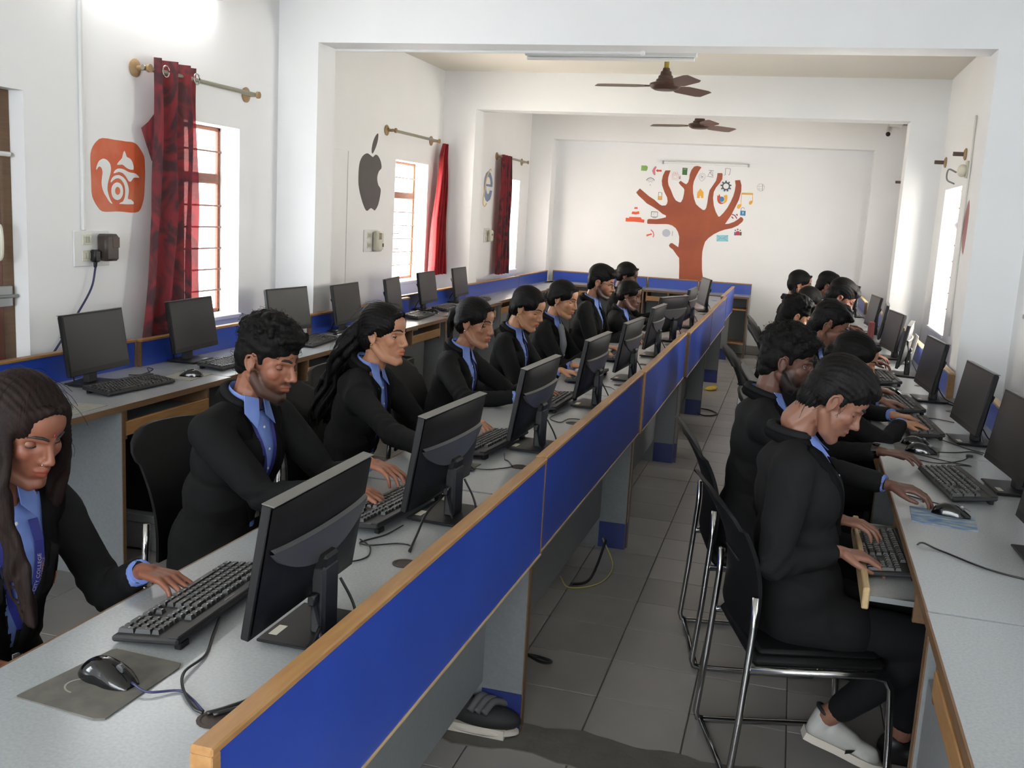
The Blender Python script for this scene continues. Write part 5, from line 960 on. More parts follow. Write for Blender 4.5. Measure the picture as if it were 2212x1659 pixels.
        def lidpatch(e0, e1):
            v = []; F = []; A = 10; B = 6
            for i in range(A+1):
                az = R(-75+150*i/A)
                for j in range(B+1):
                    el = R(e0+(e1-e0)*j/B); v.append((lr*math.cos(el)*math.cos(az), lr*math.cos(el)*math.sin(az)*1.05, lr*math.sin(el)))
            for i in range(A):
                for j in range(B): F.append((i*(B+1)+j, (i+1)*(B+1)+j, (i+1)*(B+1)+j+1, i*(B+1)+j+1))
            lid.add(v, F)
        eu = -28+52*eyes; lidpatch(eu, 88); lidpatch(-88, -44); lm = lid.mesh('eyelid', skin, 'all')
        aa = lm.attributes.new('tint', 'FLOAT_COLOR', 'POINT'); aa.data.foreach_set('color', np.tile([.9, .86, .86, 1], len(lm.vertices))); link('eyelid', lm, rt)
        la = MB(lambda p: tuple(Hm@(ec+Vector(p)))); la.tube([(lr*1.02*math.cos(R(eu))*math.cos(R(az)), lr*1.03*math.cos(R(eu))*math.sin(R(az)), lr*1.02*math.sin(R(eu))-.0004) for az in range(-72, 73, 12)], [.0008]+[.0021 if f else .0015]*11+[.0008], 5); la.build('eyelashes', 'lash', rt)
        eb = MB(lambda p: tuple(Hm@Vector(p))); e_ = .0034 if f else .0043
        eb.chain([(.0905, s_*.011, .0245), (.0865, s_*.022, .0300), (.0770, s_*.035, .0305), (.064, s_*.045, .0240)], [e_*.8, e_, e_, e_*.4], 8); eb.build('eyebrow', 'lash', rt, smooth='all')
    # --- hair
    hair_build(rt, Hm, hair, hm, vox, N, up, sex)
    # --- blazer
    bz = MB(); bk = bulk*(.92 if f else 1.0); rot = Matrix((fw, Vector((0, 1, 0)), up)).transposed(); TL = (N-P0).length
    bz.ell(P0+up*TL*.12, [.135*s*bk, .170*s*bk, .15*s], rot, 20, 12); bz.ell(P0+up*TL*.42, [.118*s*bk, .150*s*bk, .16*s], rot, 20, 12); bz.ell(P0+up*TL*.68+fw*.01, [.122*s*bk, .160*s*bk, .15*s], rot, 20, 12); bz.ell(P0+up*TL*.86-fw*.006, [.098*s*bk, .150*s*bk, .085*s], rot, 20, 12)
    if f: bz.ell(P0+up*TL*.62+fw*.062*s+Vector((0, .055*s, 0)), .06*s); bz.ell(P0+up*TL*.62+fw*.062*s-Vector((0, .055*s, 0)), .06*s)
    bz.cap(Sl+Vector((0, -.01, .0)), Sr+Vector((0, .01, 0)), .060*s*bk, .060*s*bk); 
    for s_, S_ in ((1, Sl), (-1, Sr)): bz.cap(N-up*.012+Vector((-.010, s_*.040*s, 0)), S_+Vector((0, -s_*.01, .016)), .040*s, .052*s).cap(N-up*.05+Vector((-.02, s_*.04*s, 0)), S_+Vector((-.01, -s_*.02, -.02)), .06*s, .06*s)
    for h_, k_ in zip(hips, knee): k_ = Vector(k_); bz.cap(h_, h_+(k_-h_)*.35, .095*s*bk, .088*s*bk)
    tb = remesh(bz, .013, 8); import bmesh; b0_ = bmesh.new(); b0_.from_mesh(tb); tree = BVHTree.FromBMesh(b0_); b0_.free(); bpy.data.meshes.remove(tb)
    for S_, E_, W_, D_ in ((Sl, El, Wl, Dl), (Sr, Er, Wr, Dr)):
        we = W_-(W_-E_).normalized()*.040*s; bz.chain([S_, S_+(E_-S_)*.5, E_, E_+(we-E_)*.5, we], [.060*s*bk, .054*s*bk, .047*s, .043*s, .037*s], 14)
    bv = .0085 if vox < .004 else .011; bm = remesh(bz, bv, 12)
    co = get_co(bm); no = get_no(bm)
    for S_, E_, W_ in ((Sl, El, Wl), (Sr, Er, Wr)):   # folds gathered at elbow and along the sleeve
        for q, wd, am in ((E_, .08, .0035), (S_+(E_-S_)*.1, .07, .0015), (W_, .10, .0018)):
            d_ = co-np.array(q); g = np.exp(-(np.linalg.norm(d_, axis=1)/wd)**2); ax = np.array((W_-S_).normalized()); co = co+no*(g*am*np.sin(d_@ax*120+nz(co, 17)*4.5))[:, None]
    co = co+no*(nz(co, 13)*.0022)[:, None]+no*(np.maximum(0, np.sin(co@np.array([22, 9, 38])+nz(co, 8)*3.5))**3*.0035)[:, None]; set_co(bm, co)
    import bmesh
    bb = bmesh.new(); bb.from_mesh(bm)
    tv, wv = vt*s/.93, vw
    def vwid(t_): return max(wv*(1-max(t_, 0)/tv)+.004, .004)
    NN = np.array(N); UP = np.array(up); FW = np.array(fw); dele = []
    for fc in bb.faces:
        c_ = np.array(fc.calc_center_median())-NN; t_ = -c_@UP; lat = abs(c_[1]); fr = c_@FW
        far_ = False
        if -.08 < t_ < tv and lat < vwid(t_) and fr > .012+.10*max(t_, 0):
            h_ = tree.find_nearest(fc.calc_center_median()); far_ = h_[3] > .022
        if (not far_ and -.08 < t_ < tv and lat < vwid(t_) and fr > .012+.10*max(t_, 0)) or (t_ < -.022 and lat < .06 and fr > -.03): dele.append(fc)
    bmesh.ops.delete(bb, geom=dele, context='FACES'); bb.to_mesh(bm); bb.free(); bm.materials.append(M('blazer'))
    for p_ in (): pass
    blz = link('blazer', bm, rt)
    def surf(lat, t_, off):
        o_ = N-up*t_+fw*.6+Vector((0, lat, 0)); h_ = tree.ray_cast(o_, -fw)
        if h_[0] is None: return N-up*t_+fw*.05+Vector((0, lat, 0))
        return h_[0]+fw*off
    # shirt front just beneath the blazer
    sh = MB(); nu, nv = 10, 16
    g = [[None]*(nu+1) for _ in range(nv+1)]
    for j in range(nv+1):
        t_ = .004+(tv+.03)*j/nv; ww = vwid(t_)+.022
        for i in range(nu+1):
            lt = -ww+2*ww*i/nu; g[j][i] = surf(lt, max(t_, .012), -.009+.0025*math.sin(lt*90+t_*40)+(.003 if abs(lt) < .012 else 0))
    v = [p for row in g for p in row]; sh.add(v, [(j*(nu+1)+i, j*(nu+1)+i+1, (j+1)*(nu+1)+i+1, (j+1)*(nu+1)+i) for j in range(nv) for i in range(nu)])
    sh.build('shirt', 'shirt', rt, smooth=True); sh = MB()
    # collar stand and wings
    nr = .057*s if not f else .050*s; cc_ = N+up*(.012+cz)
    ringp = [cc_+fw*(nr*math.cos(a))+Vector((0, nr*math.sin(a), 0))+up*(.020+.012*-math.cos(a)) for a in np.linspace(R(14), R(346), 22)]
    v = []
    for p in ringp:
        o2 = (p-cc_).normalized()*.006; v += [p+up*.010, p+o2*.2+up*.012, p+o2*1.4-up*.024, p-up*.026]
    sh.add(v, [(i*4+j, (i+1)*4+j, (i+1)*4+(j+1) % 4, i*4+(j+1) % 4) for i in range(21) for j in range(4)])
    for s_ in (-1, 1):
        a0 = cc_+fw*nr*1.0+Vector((0, s_*nr*.22, 0))+up*.022; a1 = cc_+fw*nr*.55+Vector((0, s_*nr*.95, 0))+up*.03
        b0 = surf(s_*.044, .044, .010); b1 = surf(s_*.062, .008, .010); b2 = surf(s_*.016, .016, .008)
        sh.poly([a0, a1, b1, b0, b2], fw*.003)
    sh.build('shirt_collar', 'shirt', rt, smooth=True); sh = MB()
    for W_, E_, on in ((Wl, El, cuffl), (Wr, Er, cuffr)):
        if sh.v: sh.build('shirt_cuff', 'shirt', rt, smooth=True); sh = MB()
        if on: d_ = (W_-E_).normalized(); sh.tube([W_-d_*.10*s, W_-d_*.05*s, W_-d_*.016*s, W_-d_*.013*s, W_-d_*.03*s], [.030*s, .0315*s, .0300*s, .0275*s, .025*s], 18, False)
    sh.build('shirt_cuff', 'shirt', rt, smooth=True) if sh.v else None
    for k in range(4):
        q = surf(0, .05+k*.06, -.003); 
        if .05+k*.06 < tv-.01: MB().ell(q, (.003, .0045, .0045), nu=10, nv=6).build('shirt_button', 'shirt_white', rt)
    # lapels and rolled collar
    lp = MB()
    for s_ in (-1, 1):
        v = []; n = 14
        for i in range(n+1):
            t_ = -.012+(tv+.012)*(1-i/n); k = 1-i/n     # k 0 at the neck
            lw = .052*min(1, (1-k)*2.2+.34) if t_ > .075 else (.036 if t_ > .055 else .046)
            a_ = surf(s_*(vwid(max(t_, 0))-.007), max(t_, .0), .004); b_ = surf(s_*(vwid(max(t_, 0))+lw), max(t_, 0)+.012, .0075)
            v += [a_-fw*.006, a_, a_+(b_-a_)*.5+fw*.004, b_, b_-fw*.006]
        lp.add(v, [(i*5+j, (i+1)*5+j, (i+1)*5+j+1, i*5+j+1) for i in range(n) for j in range(4)])
    for dz_, rr_, kk_ in ((-.004, 1.28, .017), (.014, 1.20, .014)):
        ring2 = [N+up*dz_+fw*(nr*rr_*math.cos(a)-.004)+Vector((0, nr*(rr_+.05)*math.sin(a), 0))+up*(.010-.018*math.cos(a)) for a in np.linspace(R(48), R(312), 20)]
        lp.chain([tuple(p) for p in ring2], [.007]+[kk_]*18+[.007], 8); lp.build('lapel', 'lapel', rt, smooth='all')
    if lan:
        ln = MB(); knot = .235 if tv > .25 else .2
        for s_ in (-1, 1):
            P = [surf(s_*.045*(1-k)+0*k, .03+(knot-.03)*k, -.001) for k in np.linspace(0, 1, 9)]
            v = []
            for p in P: v += [p+Vector((0, -.008, 0)), p+Vector((0, .008, 0))]
            ln.add(v, [(i*2, i*2+1, i*2+3, i*2+2) for i in range(8)])
        q0, q1 = surf(0, knot, .001), surf(0, knot+.07, .002); ln.poly([q0+Vector((0, -.009, 0)), q0+Vector((0, .009, 0)), q1+Vector((0, .009, 0)), q1+Vector((0, -.009, 0))], fw*.002)
        ln.build('lanyard', 'lanyard', rt); q = surf(0, knot+.085, .004); MB().bbox(q.x-.004, q.x+.004, q.y-.011, q.y+.011, q.z-.012, q.z+.012, .002).build('lanyard_clip', 'silver', rt)
    if badge:
        q = [surf(.105+a, .20+b, .0045) for a, b in ((-.016, -.022), (.016, -.022), (.018, 0), (0, .026), (-.018, 0))]; MB().poly(q, fw*.0015).build('crest', 'crest', rt)
        q = [surf(.105+a, .20+b, .0065) for a, b in ((-.008, -.012), (.008, -.012), (.009, 0), (0, .012), (-.009, 0))]; MB().poly(q, fw*.0012).build('crest_emblem', 'crest_gold', rt)
    # trousers and shoes
    tr = MB()
    for h_, k_, a_ in zip(hips, knee, ank):
        k_, a_ = Vector(k_), Vector(a_); tr.cap(h_+Vector((-.02, 0, 0)), k_, .086*s, .064*s); tr.cap(k_, a_+(k_-a_).normalized()*.05, .062*s, .050*s)
    tr.ell(P0+Vector((-.03, 0, -.02)), (.12*s, .16*s, .085)); tm_ = remesh(tr, .013, 4); c2 = get_co(tm_); set_co(tm_, c2+get_no(tm_)*(nz(c2, 22)*.003)[:, None]); tm_.materials.append(M('trousers')); link('trousers', tm_, rt)
    if ank[0][2] < .1 or not HAIRM.get('shoe'): pass
    for k_, a_ in zip(knee, ank):
        if a_[2] < .1:
            if 'shoe' not in HAIRM:
                q = MB(); q.ell((.06, 0, .035), (.13, .042, .03), nu=18).ell((-.01, 0, .05), (.055, .038, .045)); q.box(-.05, .15, -.035, .035, .0, .03); HAIRM['shoe'] = remesh(q, .008, 3); HAIRM['shoe'].materials.append(M('black_plastic'))
            so = link('shoe', HAIRM['shoe'], rt); so.location = (a_[0], a_[1], 0)
    if nails:
        nm = MB()
        for p, d_, n_, sc_ in nails: q = p-d_*.004*sc_-n_*.0058*sc_; nm.ell(q, (.0052*sc_, .0042*sc_, .0012*sc_), Matrix((d_, d_.cross(n_).normalized(), n_)).transposed(), 10, 6)
        nm.build('fingernails', 'nail', rt, smooth='all')
    hp = lambda p: Hm@Vector(p)
    for e in extras:
        if e == 'earring':
            for s_ in (-1, 1): q = MB(lambda p: tuple(Hm@Vector(p))); q.ell((-.012, s_*.079, -.036), .0042, nu=8, nv=6).tube([(-.012, s_*.079, -.038), (-.012, s_*.080, -.052)], .0011, 5).ell((-.012, s_*.080, -.054), .0032, nu=8, nv=6); q.build('earring', 'gold', rt, smooth='all')
        if e == 'pearl':
            for s_ in (-1, 1): q = MB(lambda p: tuple(Hm@Vector(p))); q.ell((-.010, s_*.079, -.036), .0052, nu=10, nv=8); q.build('earring', 'silver', rt, smooth='all')
        if e == 'nose': q = MB(lambda p: tuple(Hm@Vector(p))); q.ell((.099, -.0185, -.032), .0016, nu=8, nv=6); q.build('nose_stud', 'silver', rt)
        if e == 'bindi': q = MB(lambda p: tuple(Hm@Vector(p))); q.ell((.0945, 0, .038), (.002, .004, .0055), nu=10, nv=6); q.build('bindi', 'bindi', rt)
        if e == 'glasses':
            q = MB(lambda p: tuple(Hm@Vector(p)))
            for s_ in (-1, 1): q.tube([(.094, s_*.032+.020*math.cos(a), .003+.016*math.sin(a)) for a in np.linspace(0, 2*math.pi, 17)], .0014, 6, False).tube([(.092, s_*.052, .008), (.05, s_*.066, .01), (-.008, s_*.076, .012)], .0014, 6)
            q.tube([(.094, -.012, .006), (.099, 0, .009), (.094, .012, .006)], .0014, 6); q.build('glasses', 'cable', rt, smooth='all')
        if e in ('watchl', 'watchr'):
            W_, E_ = (Wl, El) if e == 'watchl' else (Wr, Er); d_ = (W_-E_).normalized(); q = MB(); q.tube([W_-d_*.022, W_-d_*.004], [.0285, .027], 18, False); c_ = W_-d_*.013+Vector((0, 0, .028)); q.ell(c_, (.015, .015, .006)); q.build('wrist_watch', 'black_gloss', rt, smooth='all')
        if e in ('ringl', 'ringr'):
            W_, D_ = (Wl, Dl) if e == 'ringl' else (Wr, Dr); c_ = W_+D_*.112*s+Vector((0, 0, -.008)); q = MB(); u2 = Vector((0, 0, 1)); v2 = D_.cross(u2).normalized(); q.tube([c_+(u2*math.cos(a)+v2*math.sin(a))*.0098 for a in np.linspace(0, 2*math.pi, 13)], .0013, 6, False); q.build('ring', 'gold', rt, smooth='all')
        if e == 'scarf': q = MB(); q.chain([tuple(surf(-.03, .02, .02)), tuple(surf(-.055, .12, .022)), tuple(surf(-.045, .24, .025)), tuple(surf(-.05, .34, .02))], [.022, .024, .022, .02]); me_ = remesh(q, .008, 3); me_.materials.append(M('scarf')); link('scarf', me_, rt)
        if e == 'clips':
            for k in range(7): q = MB(lambda p: tuple(Hm@Vector(p))); q.ell((-.055+.008*k, -.068+.003*k, .055+.012*math.sin(k*2.2)), .0035, nu=8, nv=6); q.build('hair_clip', 'silver', rt)
    if chair: place_chair(rt, root, yaw, label, *(cpl or (0, 0, 0)))
    rt['_n'] = 0; del rt['_n']
    return dict(root=rt, surf=surf, N=N, up=up, fw=fw, Hm=Hm, tv=tv)
def shell(L, n=1): return L
def hair_build(rt, Hm, kind, hm, vox, N, up, sex):
    rs = np.random.RandomState(len(C.objects) % 9973); mb = MB(); t = TM(mb, Hm); hv = .0038 if vox < .004 else .0055; am = .0012; S_ = []
    if kind in ('curly', 'wavy', 'short', 'crew', 'cap'):
        if kind == 'crew': t.ell((-.012, 0, .062), (.098, .078, .078), nu=22, nv=14).ell((-.045, 0, .02), (.062, .0745, .075), nu=20).ell((.045, 0, .088), (.045, .055, .035)); t.ell((.082, 0, .082), (.018, .045, .016))
        elif kind == 'short': t.ell((-.012, 0, .066), (.104, .084, .080), nu=22, nv=14).ell((-.05, 0, .02), (.062, .0765, .075), nu=20).ell((.052, 0, .085), (.05, .062, .038))
        elif kind == 'cap': t.ell((-.015, 0, .066), (.106, .087, .082), nu=22, nv=14).ell((-.05, 0, .02), (.065, .079, .075), nu=20).ell((.05, 0, .086), (.055, .066, .042))
        else: t.ell((-.012, 0, .066), (.104, .085, .080), nu=22, nv=14).ell((-.045, 0, .015), (.066, .080, .080), nu=20).ell((.055, 0, .09), (.048, .062, .040))
        t.ell((-.055, 0, -.028), (.050, .060, .058), nu=18)
        for s_ in (-1, 1): t.cap((.012, s_*.064, .05), (.014, s_*.0620, .004), .018, .0085).cap((.04, s_*.056, .07), (.02, s_*.064, .035), .018, .014); t.ell((-.04, s_*.052, .02), (.038, .029, .055))
        if kind in ('curly', 'wavy'):
            for k in range(230 if kind == 'curly' else 150):
                th, ph = rs.uniform(0, 1.25 if rs.rand() < .75 else 1.75), rs.uniform(0, 6.283)
                p = Vector((-.008+.108*math.sin(th)*math.cos(ph), .083*math.sin(th)*math.sin(ph), .070+.078*math.cos(th)))
                if p.x > .055 and p.z < .075: continue
                r_ = rs.uniform(.007, .0125); t.ell(p, (r_, r_, r_*.8), nu=8, nv=6)
            if kind == 'wavy':
                for k in range(26): y = rs.uniform(-.06, .06); t.cap((.03+rs.uniform(-.03, .02), y, .13), (.105-abs(y)*.4, y*1.0, .092+rs.uniform(-.006, .01)), .010, .006)
            else:
                for k in range(22): y = rs.uniform(-.062, .062); t.ell((.098-abs(y)*.45+rs.uniform(-.006, .006), y, .086+rs.uniform(-.004, .02)), rs.uniform(.008, .012), nu=8, nv=6)
        else:
            for k in range(46):
                y = rs.uniform(-.066, .066); x0 = rs.uniform(-.09, .03); t.cap((x0, y, .135-abs(y)*.5-max(0, -x0)*.25), (x0+.05, y*1.03, .140-abs(y)*.55-max(0, x0+.01)*.45), .008, .006, 8)
        am = .0016 if kind in ('short', 'crew', 'cap') else .002
    else:
        t.ell((-.019, 0, .047), (.101, .0825, .084), nu=24, nv=16).ell((-.052, 0, .002), (.066, .077, .080), nu=20)
        for s_ in (-1, 1):
            t.ell((.016, s_*.044, .050), (.056, .036, .048)).ell((-.048, s_*.047, -.005), (.040, .034, .055))
            t.cap((.052, s_*.050, .058), (.004, s_*.069, .034), .017, .015).cap((.004, s_*.069, .034), (-.045, s_*.068, .0), .015, .017)
            t.cap((.076, s_*.010, .092), (.042, s_*.054, .068), .011, .016)
        inv = Hm.inverted()
        def down(p0, dirs, r0, n=7, wav=.012, ph=0, end=.35):
            P = [Vector(p0)]; q = Vector(p0)
            for i in range(n): q = q+Vector(dirs[min(i, len(dirs)-1)])+Vector((wav*math.sin(ph+i*1.7), wav*math.cos(ph*1.3+i*1.4), 0)); P.append(q.copy())
            return P, [r0*(1-(1-end)*i/n) for i in range(n+1)]
        world_dn = (inv.to_3x3()@Vector((0, 0, -1))).normalized(); bk = (inv.to_3x3()@Vector((-1, 0, 0))).normalized(); sd = (inv.to_3x3()@Vector((0, 1, 0))).normalized()
        if kind == 'long_wavy':   # gathered at the crown, waves down the back
            for k in range(34):
                a = rs.uniform(-1, 1); p0 = Vector((-.095+rs.uniform(-.01, .01), a*.045, .02+rs.uniform(-.03, .02)))
                dr = [(bk*.034+world_dn*.035+sd*a*.008), (bk*.032+world_dn*.050+sd*a*.014), (bk*.030+world_dn*.050), (bk*.026+world_dn*.05), (bk*.02+world_dn*.055)]
                P, rr = down(p0, dr, rs.uniform(.014, .022), 8, .018, rs.uniform(0, 6)); t.chain(P, rr, 8)
            t.ell((-.098, 0, .02), (.024, .03, .022))
        if kind == 'ponytail':
            t.ell((-.105, 0, .035), (.020, .022, .022))
            for k in range(16):
                a = rs.uniform(-1, 1); p0 = Vector((-.105, a*.012, .035+rs.uniform(-.01, .01))); dr = [(bk*.035+world_dn*.010), (bk*.012+world_dn*.045+sd*a*.006), (world_dn*.055), (world_dn*.055-bk*.004)]
                P, rr = down(p0, dr, rs.uniform(.013, .018), 6, .006, rs.uniform(0, 6)); t.chain(P, rr, 8)
            t.chain([(.075, -.04, .07), (.082, -.054, .03), (.072, -.062, -.01), (.06, -.064, -.045)], [.006, .0045, .0035, .0015], 6)
        if kind == 'braid':
            p = Vector((-.095, 0, -.03))
            for k in range(7): q = p+(world_dn*.042+bk*(.012 if k < 3 else .002)); t.ell((p+q)/2+sd*(.007 if k % 2 else -.007), (.021-.0015*k,)*3, nu=12, nv=8); t.cap(p, q, .018-.0015*k, .017-.0015*k); p = q
        if kind == 'bun': t.ell((-.110, 0, -.01), (.030, .034, .034)).ell((-.118, .01, -.005), (.022, .024, .03))
        if kind == 'long_front':   # loose hair over both shoulders
            for k in range(34):
                s_ = -1 if k % 2 else 1; a = rs.uniform(0, 1); p0 = Vector((.03-.10*a, s_*(.068+.004*rs.uniform(-1, 1)), .03-.02*a))
                fr = .010 if a < .5 else -.006
                if s_ > 0: fr = -.016
                dr = [(world_dn*.045+sd*s_*.014-bk*fr*.3), (world_dn*.055+sd*s_*.012-bk*fr), (world_dn*.055-bk*fr*1.4), (world_dn*.055-bk*fr*1.2+sd*s_*-.004)]
                P, rr = down(p0, dr, rs.uniform(.012, .018), 8, .009, rs.uniform(0, 6)); t.chain(P, rr, 8)
            for s_ in (-1, 1): t.cap((.07, s_*.022, .085), (.045, s_*.062, .04), .010, .012).cap((.045, s_*.062, .04), (.012, s_*.070, -.02), .011, .012)
        if kind == 'loose':
            for k in range(24):
                a = rs.uniform(-1, 1); p0 = Vector((-.07+.03*abs(a), a*.066, .0)); dr = [(world_dn*.045+bk*.008), (world_dn*.05)]
                P, rr = down(p0, dr, rs.uniform(.014, .019), 4, .005, rs.uniform(0, 6)); t.chain(P, rr, 8)
    me = remesh(mb, hv, 2 if kind not in ('curly',) else 1); co = get_co(me); no = get_no(me); hinv = np.array(Hm.inverted()); L = co@hinv[:3, :3].T+hinv[:3, 3]
    if kind in ('curly', 'wavy'): d = nz(L, 95)*.0022+nz(L, 45)*.0015
    else:
        ang = np.arctan2(L[:, 1], L[:, 2]+.02); d = np.sin(ang*55+nz(L, 18)*2)*.0009+nz(L, 30)*.0008
        low = L[:, 2] < -.02; d = np.where(low, np.sin(np.arctan2(L[:, 1], L[:, 0]+.05)*30+nz(L, 22)*2.5)*.0022, d)
    set_co(me, co+no*d[:, None]); me.materials.append(M(hm)); link('hair', me, rt)
    # loose strands that break the outline
    st = MB(); cc = get_co(me); nn = get_no(me)
    if vox < .004:
        n = 260 if kind in ('curly', 'wavy', 'long_wavy', 'long_front') else 90; idx = rs.choice(len(cc), n)
        for i in idx:
            p = Vector(cc[i]); lh = Hm.inverted()@p
            if kind not in ('curly', 'wavy') and lh.x > .045: continue
            nrm = Vector(nn[i])
            if kind in ('curly', 'wavy'):
                tg = nrm.orthogonal().normalized(); a = rs.uniform(0, 6.28); b = nrm.cross(tg); r_ = rs.uniform(.004, .008)
                P = [p+nrm*(.001+.009*math.sin(u*math.pi))*rs.uniform(.7, 1.2)+(tg*math.cos(a+u*3.5)+b*math.sin(a+u*3.5))*r_ for u in np.linspace(0, 1, 6)]
            else:
                dirn = (Vector((-.25, 0, -1))+Vector(rs.normal(0, .12, 3))); dirn = (dirn-nrm*dirn.dot(nrm)).normalized(); L_ = rs.uniform(.03, .07)
                P = [p+dirn*L_*u+nrm*(.0015+.004*math.sin(u*math.pi)) for u in np.linspace(0, 1, 5)]
            st.tube(P, .0005, 3, False)
        st.build('loose_strands', hm, rt, kind='stuff')
# chair
def make_chair():
    root = empty('office_chair'); v = []; f = []; n, m = 12, 16
    for i in range(n+1):
        for j in range(m+1):
            u, w_ = i/n, j/m; z = .47+.41*w_; hw = .20*(1-.12*(1-w_))*(1-max(0, (w_-.86)/.14)**2*.28)
            y = (u-.5)*2*hw; x = -.125-.125*w_+.050*math.sin(w_*math.pi)-.026*(1-(y/.2)**2); z2 = z-.02*(abs(u-.5)*2)**4*(w_ > .8); v.append((x, y, z2))
    nn = (n+1)*(m+1); f += [(i*(m+1)+j, (i+1)*(m+1)+j, (i+1)*(m+1)+j+1, i*(m+1)+j+1) for i in range(n) for j in range(m)]
    v2 = [(x-.012, y, z) for x, y, z in v]; f2 = [tuple(reversed([q+nn for q in ff])) for ff in f]; rim = [i*(m+1) for i in range(n)]+[n*(m+1)+j for j in range(m)]+[i*(m+1)+m for i in range(n, 0, -1)]+[j for j in range(m, 0, -1)]
    f3 = [(rim[k], rim[(k+1) % len(rim)], rim[(k+1) % len(rim)]+nn, rim[k]+nn) for k in range(len(rim))]
    mb = MB(); mb.add(v+v2, f+f2+f3); mb.build('backrest', 'chair_plastic', root, smooth=True)
    for z, xx in ((.74, -.187), (.66, -.163)): MB().bbox(xx-.012, xx-.004, -.07, .07, z-.004, z+.004, .001).build('back_slot', 'cable', root)
    mb = MB(); mb.bbox(-.14, .235, -.205, .205, .395, .425, .012); mb.bbox(-.12, .22, -.185, .185, .42, .44, .01); mb.build('seat', 'chair_plastic', root, smooth=True)
    for s_ in (-1, 1):
        y = s_*.215; P = [(-.150, y*.95, .60), (-.150, y*.98, .50), (-.165, y, .25), (-.182, y, .04), (-.175, y, .018), (-.15, y, .012), (.20, y, .012), (.25, y, .014), (.272, y, .035), (.262, y, .20), (.248, y, .355), (.232, y, .384), (.195, y, .392), (-.15, y, .392)]
        MB().tube(P, .0105, 10).build('frame_tube', 'chrome', root, smooth='all')
    MB().tube([(-.165, -.215, .012), (-.165, .215, .012)], .009, 8).build('cross_bar', 'chrome', root, smooth='all'); MB().tube([(.2, -.2, .385), (.2, .2, .385)], .009, 8).build('cross_bar', 'chrome', root, smooth='all')
    return root
chair0 = None
def place_chair(rt, root, yaw, label, dx=0, dy=0, da=0):
    global chair0
    if chair0 is None: chair0 = make_chair(); c = chair0
    else: c = copy_tree(chair0)
    c.location = (root[0]+dx, root[1]+dy, 0); c.rotation_euler = (0, 0, R(yaw+da))
    tagit(c, None, 'chair', 'black chairs with chrome sled frames'); c['label'] = 'black plastic chair under the '+CHL.pop(0)
CHL = ['woman at the lower left corner', 'curly haired man', 'woman with long wavy hair', 'woman with the ponytail', 'woman with the braid', 'woman in the grey scarf', 'bearded man in glasses', 'farther dark skinned woman', 'person behind the man in glasses',
       'man at the lower right, whole chrome frame showing', 'bearded man on the right', 'woman with hair clips', 'man with short back and sides', 'head turned away, curly, on the right', 'man bending over his hands', 'far woman with tied hair', 'far woman with an earring', 'farthest man on the right']
D = 'blazer'
pC1 = person('woman at the lower left with loose brown hair and a printed lanyard on her shirt', (-1.60, 1.60), -12, (-1.46, 1.61, 1.115), hyaw=-12, hpitch=22, hroll=0, wl=(-1.285, 1.745, .795), dl=(1, -.06, -.12), wr=(-1.40, 1.42, .70), dr=(1, .2, -.3),
             sex='f', skin='skin_a', hair='long_front', hm='hair_brown', vox=.0034, eyes=.34, vt=.36, vw=.085, badge=True, lan=False, extras=('bindi', 'nose'), curl=(20, 34, 20), cuffr=False, hs=.90)
pC2 = person('man with curly black hair and short beard in a black blazer', (-1.66, 2.62), -8, (-1.505, 2.655, 1.118), hyaw=-6, hpitch=14, wl=(-1.20, 2.74, .815), dl=(1, -.25, -.15), wr=(-1.17, 2.50, .80), dr=(1, 0, -.1), sex='m', skin='skin_b', hair='curly', hm='hair_curly', vox=.0034, beard=.8, eyes=.2, vt=.33, vw=.062, bulk=1.1, hs=.97, cpl=(.03, .04, -6))
pC3 = person('woman with long wavy black hair, gold earring and nose stud in a black blazer', (-1.64, 3.47), -5, (-1.495, 3.52, 1.108), hyaw=-8, hpitch=2, wl=(-1.165, 3.56, .80), dl=(1, 0, -.15), wr=(-1.09, 3.05, .79), dr=(1, -.1, -.1), sex='f', skin='skin_c', hair='long_wavy', vox=.0034, eyes=.62, vt=.28, vw=.055, badge=True, extras=('earring', 'nose'), curl=(24, 38, 24), hs=.95)
pC4 = person('woman with a ponytail and a loose front lock in a black blazer', (-1.56, 4.36), -4, (-1.42, 4.44, 1.075), hyaw=-14, hpitch=8, wl=(-1.13, 4.40, .80), dl=(1, -.1, -.0), wr=(-1.11, 4.14, .80), dr=(1, .05, .0), sex='f', skin='skin_d', hair='ponytail', vox=.0042, eyes=.4, extras=('pearl',), curl=(10, 12, 8), hs=.94, eh=(-.6, .8, -.4))
pC5 = person('woman with a braid and gold earring in a black blazer, ring on her hand', (-1.50, 5.15), -4, (-1.365, 5.19, 1.09), hyaw=-12, hpitch=20, wl=(-1.10, 5.22, .80), dl=(1, 0, -.15), wr=(-1.12, 5.00, .80), dr=(1, .1, -.15), sex='f', skin='skin_e', hair='braid', vox=.0045, eyes=.2, extras=('earring', 'ringr'), hs=.94)
pC6 = person('woman with smooth tied hair and a grey scarf over a black blazer', (-1.48, 6.0), -4, (-1.36, 6.02, 1.085), hyaw=-10, hpitch=14, wl=(-1.10, 6.14, .80), wr=(-1.12, 5.92, .80), sex='f', skin='skin_e', hair='bun', vox=.0045, eyes=.25, extras=('pearl', 'scarf', 'watchr'), hs=.93)
pC7 = person('bearded man with glasses and thick flat topped black hair', (-1.42, 6.92), -4, (-1.295, 6.92, 1.145), hyaw=-4, hpitch=12, wl=(-1.08, 7.05, .80), wr=(-1.08, 6.80, .80), sex='m', skin='skin_d', hair='cap', vox=.0045, beard=.88, eyes=.4, extras=('glasses',), lan=False)
